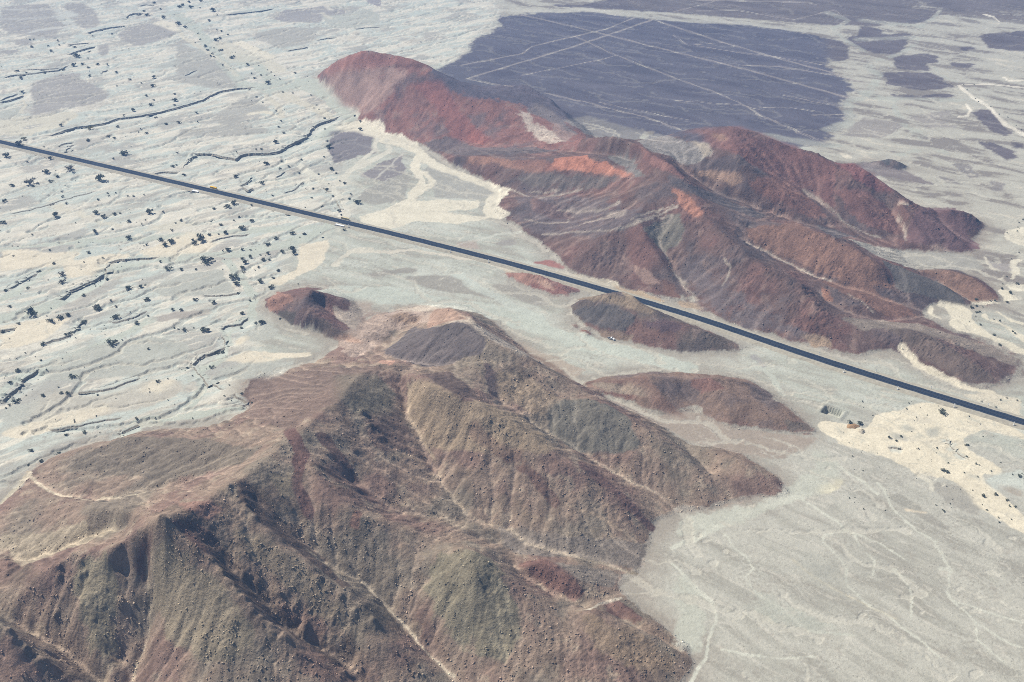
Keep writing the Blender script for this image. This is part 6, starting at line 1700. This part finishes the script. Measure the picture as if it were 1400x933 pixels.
# the shrubs too small to tell apart, and the many tufts between them
g_ = np.random.RandomState(5)
tu = np.concatenate([g_.rand(900) * 480, 1150 + g_.rand(120) * 260]); tv = np.concatenate([g_.rand(900) ** 0.9 * 600, 540 + g_.rand(120) * 160])
bX, bY = at_z(tu, tv)
ok_ = (h_at(bX, bY) < 0.2) & (np.hypot(bX[:, None] - rX[None, ::4], bY[:, None] - rY[None, ::4]).min(1) > 12) & ((PG.sample(reg_left, bX, bY) > 0.6) | (tu > 1150)) & (fbm(bX, bY, 60, 2, 501) > -0.12)
bZ = full_height(bX, bY, fine=False)
mass = mass_v + [(x_, y_, z_, 0.5 + 1.5 * g_.rand() ** 2) for x_, y_, z_, k_ in zip(bX, bY, bZ, ok_) if k_]
V_, F_ = [], []
for x_, y_, z_, w_ in mass:
    for k in range(16):
        d = g_.randn(3); d /= np.linalg.norm(d)
        p = np.array([x_, y_, z_ + 0.28 * w_]) + d * w_ * np.array([0.42, 0.42, 0.26]) * (0.4 + 0.6 * g_.rand())
        u_ = g_.randn(3); u_ /= np.linalg.norm(u_); v_ = np.cross(u_, d); v_ /= np.linalg.norm(v_) + 1e-6
        b0 = len(V_); sz = 0.17 * w_
        V_ += [p - u_ * sz, p + v_ * sz * 0.8, p + u_ * sz, p - v_ * sz * 0.8]; F_.append([b0, b0 + 1, b0 + 2, b0 + 3])
o = mesh_obj('small_shrubs', V_, F_, M_LEAF)
o['kind'] = 'stuff'; o['label'] = 'sprinkling of tiny dark tufts and shrublets over the pale plain'

# ------------------------------------------------------------------ soil heap between the two shrubs by the pit, boulder beside it
def heap(u, v, rx, ry, h, col, name, label, cat, seed):
    X, Y = on_ground(u, v)
    g = np.random.RandomState(seed)
    nr, na = 9, 22
    V = [(0, 0, h)]; Fc = []
    for r_ in range(1, nr + 1):
        f = r_ / nr
        for a in range(na):
            t_ = 2 * math.pi * a / na
            k = 1 + 0.22 * math.sin(2 * t_ + seed) + 0.14 * math.sin(5 * t_ + 2 * seed)
            z = h * (math.cos(f * math.pi / 2) ** 1.1) * (1 + 0.25 * g.randn() * (f < 0.95)) - 0.5 * (f > 0.95)
            V.append((rx * f * k * math.cos(t_), ry * f * k * math.sin(t_), z))
    for a in range(na):
        Fc.append([0, 1 + a, 1 + (a + 1) % na])
    for r_ in range(nr - 1):
        for a in range(na):
            Fc.append([1 + r_ * na + a, 1 + (r_ + 1) * na + a, 1 + (r_ + 1) * na + (a + 1) % na, 1 + r_ * na + (a + 1) % na])
    o = mesh_obj(name, V, Fc, flat_mat(name + '_surface', tuple(lin(col) * ALB), 0.95, 0.4, 1.5))
    for p in o.data.polygons:
        p.use_smooth = True
    o.location = (float(X[0]), float(Y[0]), float(g_full(X, Y)[0]) - 0.05)
    o['label'] = label; o['category'] = cat
    return o


heap(1166, 583, 4.2, 3.6, 1.2, (176, 146, 116), 'soil_heap', 'brown soil heap spilling down between the two shrubs beside the pit', 'heap', 1)
heap(1178, 590, 3.0, 2.4, 1.3, (190, 184, 174), 'gravel_heap', 'rounded grey gravel heap just below the shrubs near the pit', 'heap', 5)

# ------------------------------------------------------------------ air
hz = MB()
ext = float(rowY[-1]) + 400
wid = float(np.abs(VX).max()) + 400
hz.box((0, ext / 2 - 300, -6), (2 * wid, ext + 600, CAM_H + 26))
mh = bpy.data.materials.new('thin_dust_haze'); mh.use_nodes = True
nt = mh.node_tree
nt.nodes.remove(nt.nodes['Principled BSDF'])
pv = nt.nodes.new('ShaderNodeVolumePrincipled')
pv.inputs['Color'].default_value = (0.30, 0.54, 1.0, 1)
pv.inputs['Density'].default_value = HAZE_DENSITY
pv.inputs['Anisotropy'].default_value = 0.1
nt.links.new(pv.outputs[0], nt.nodes['Material Output'].inputs['Volume'])
ho = hz.build('haze', mh)
ho['kind'] = 'stuff'
ho['label'] = 'thin bluish dust haze over the whole desert'
print('done', round(time.time() - T0, 1))
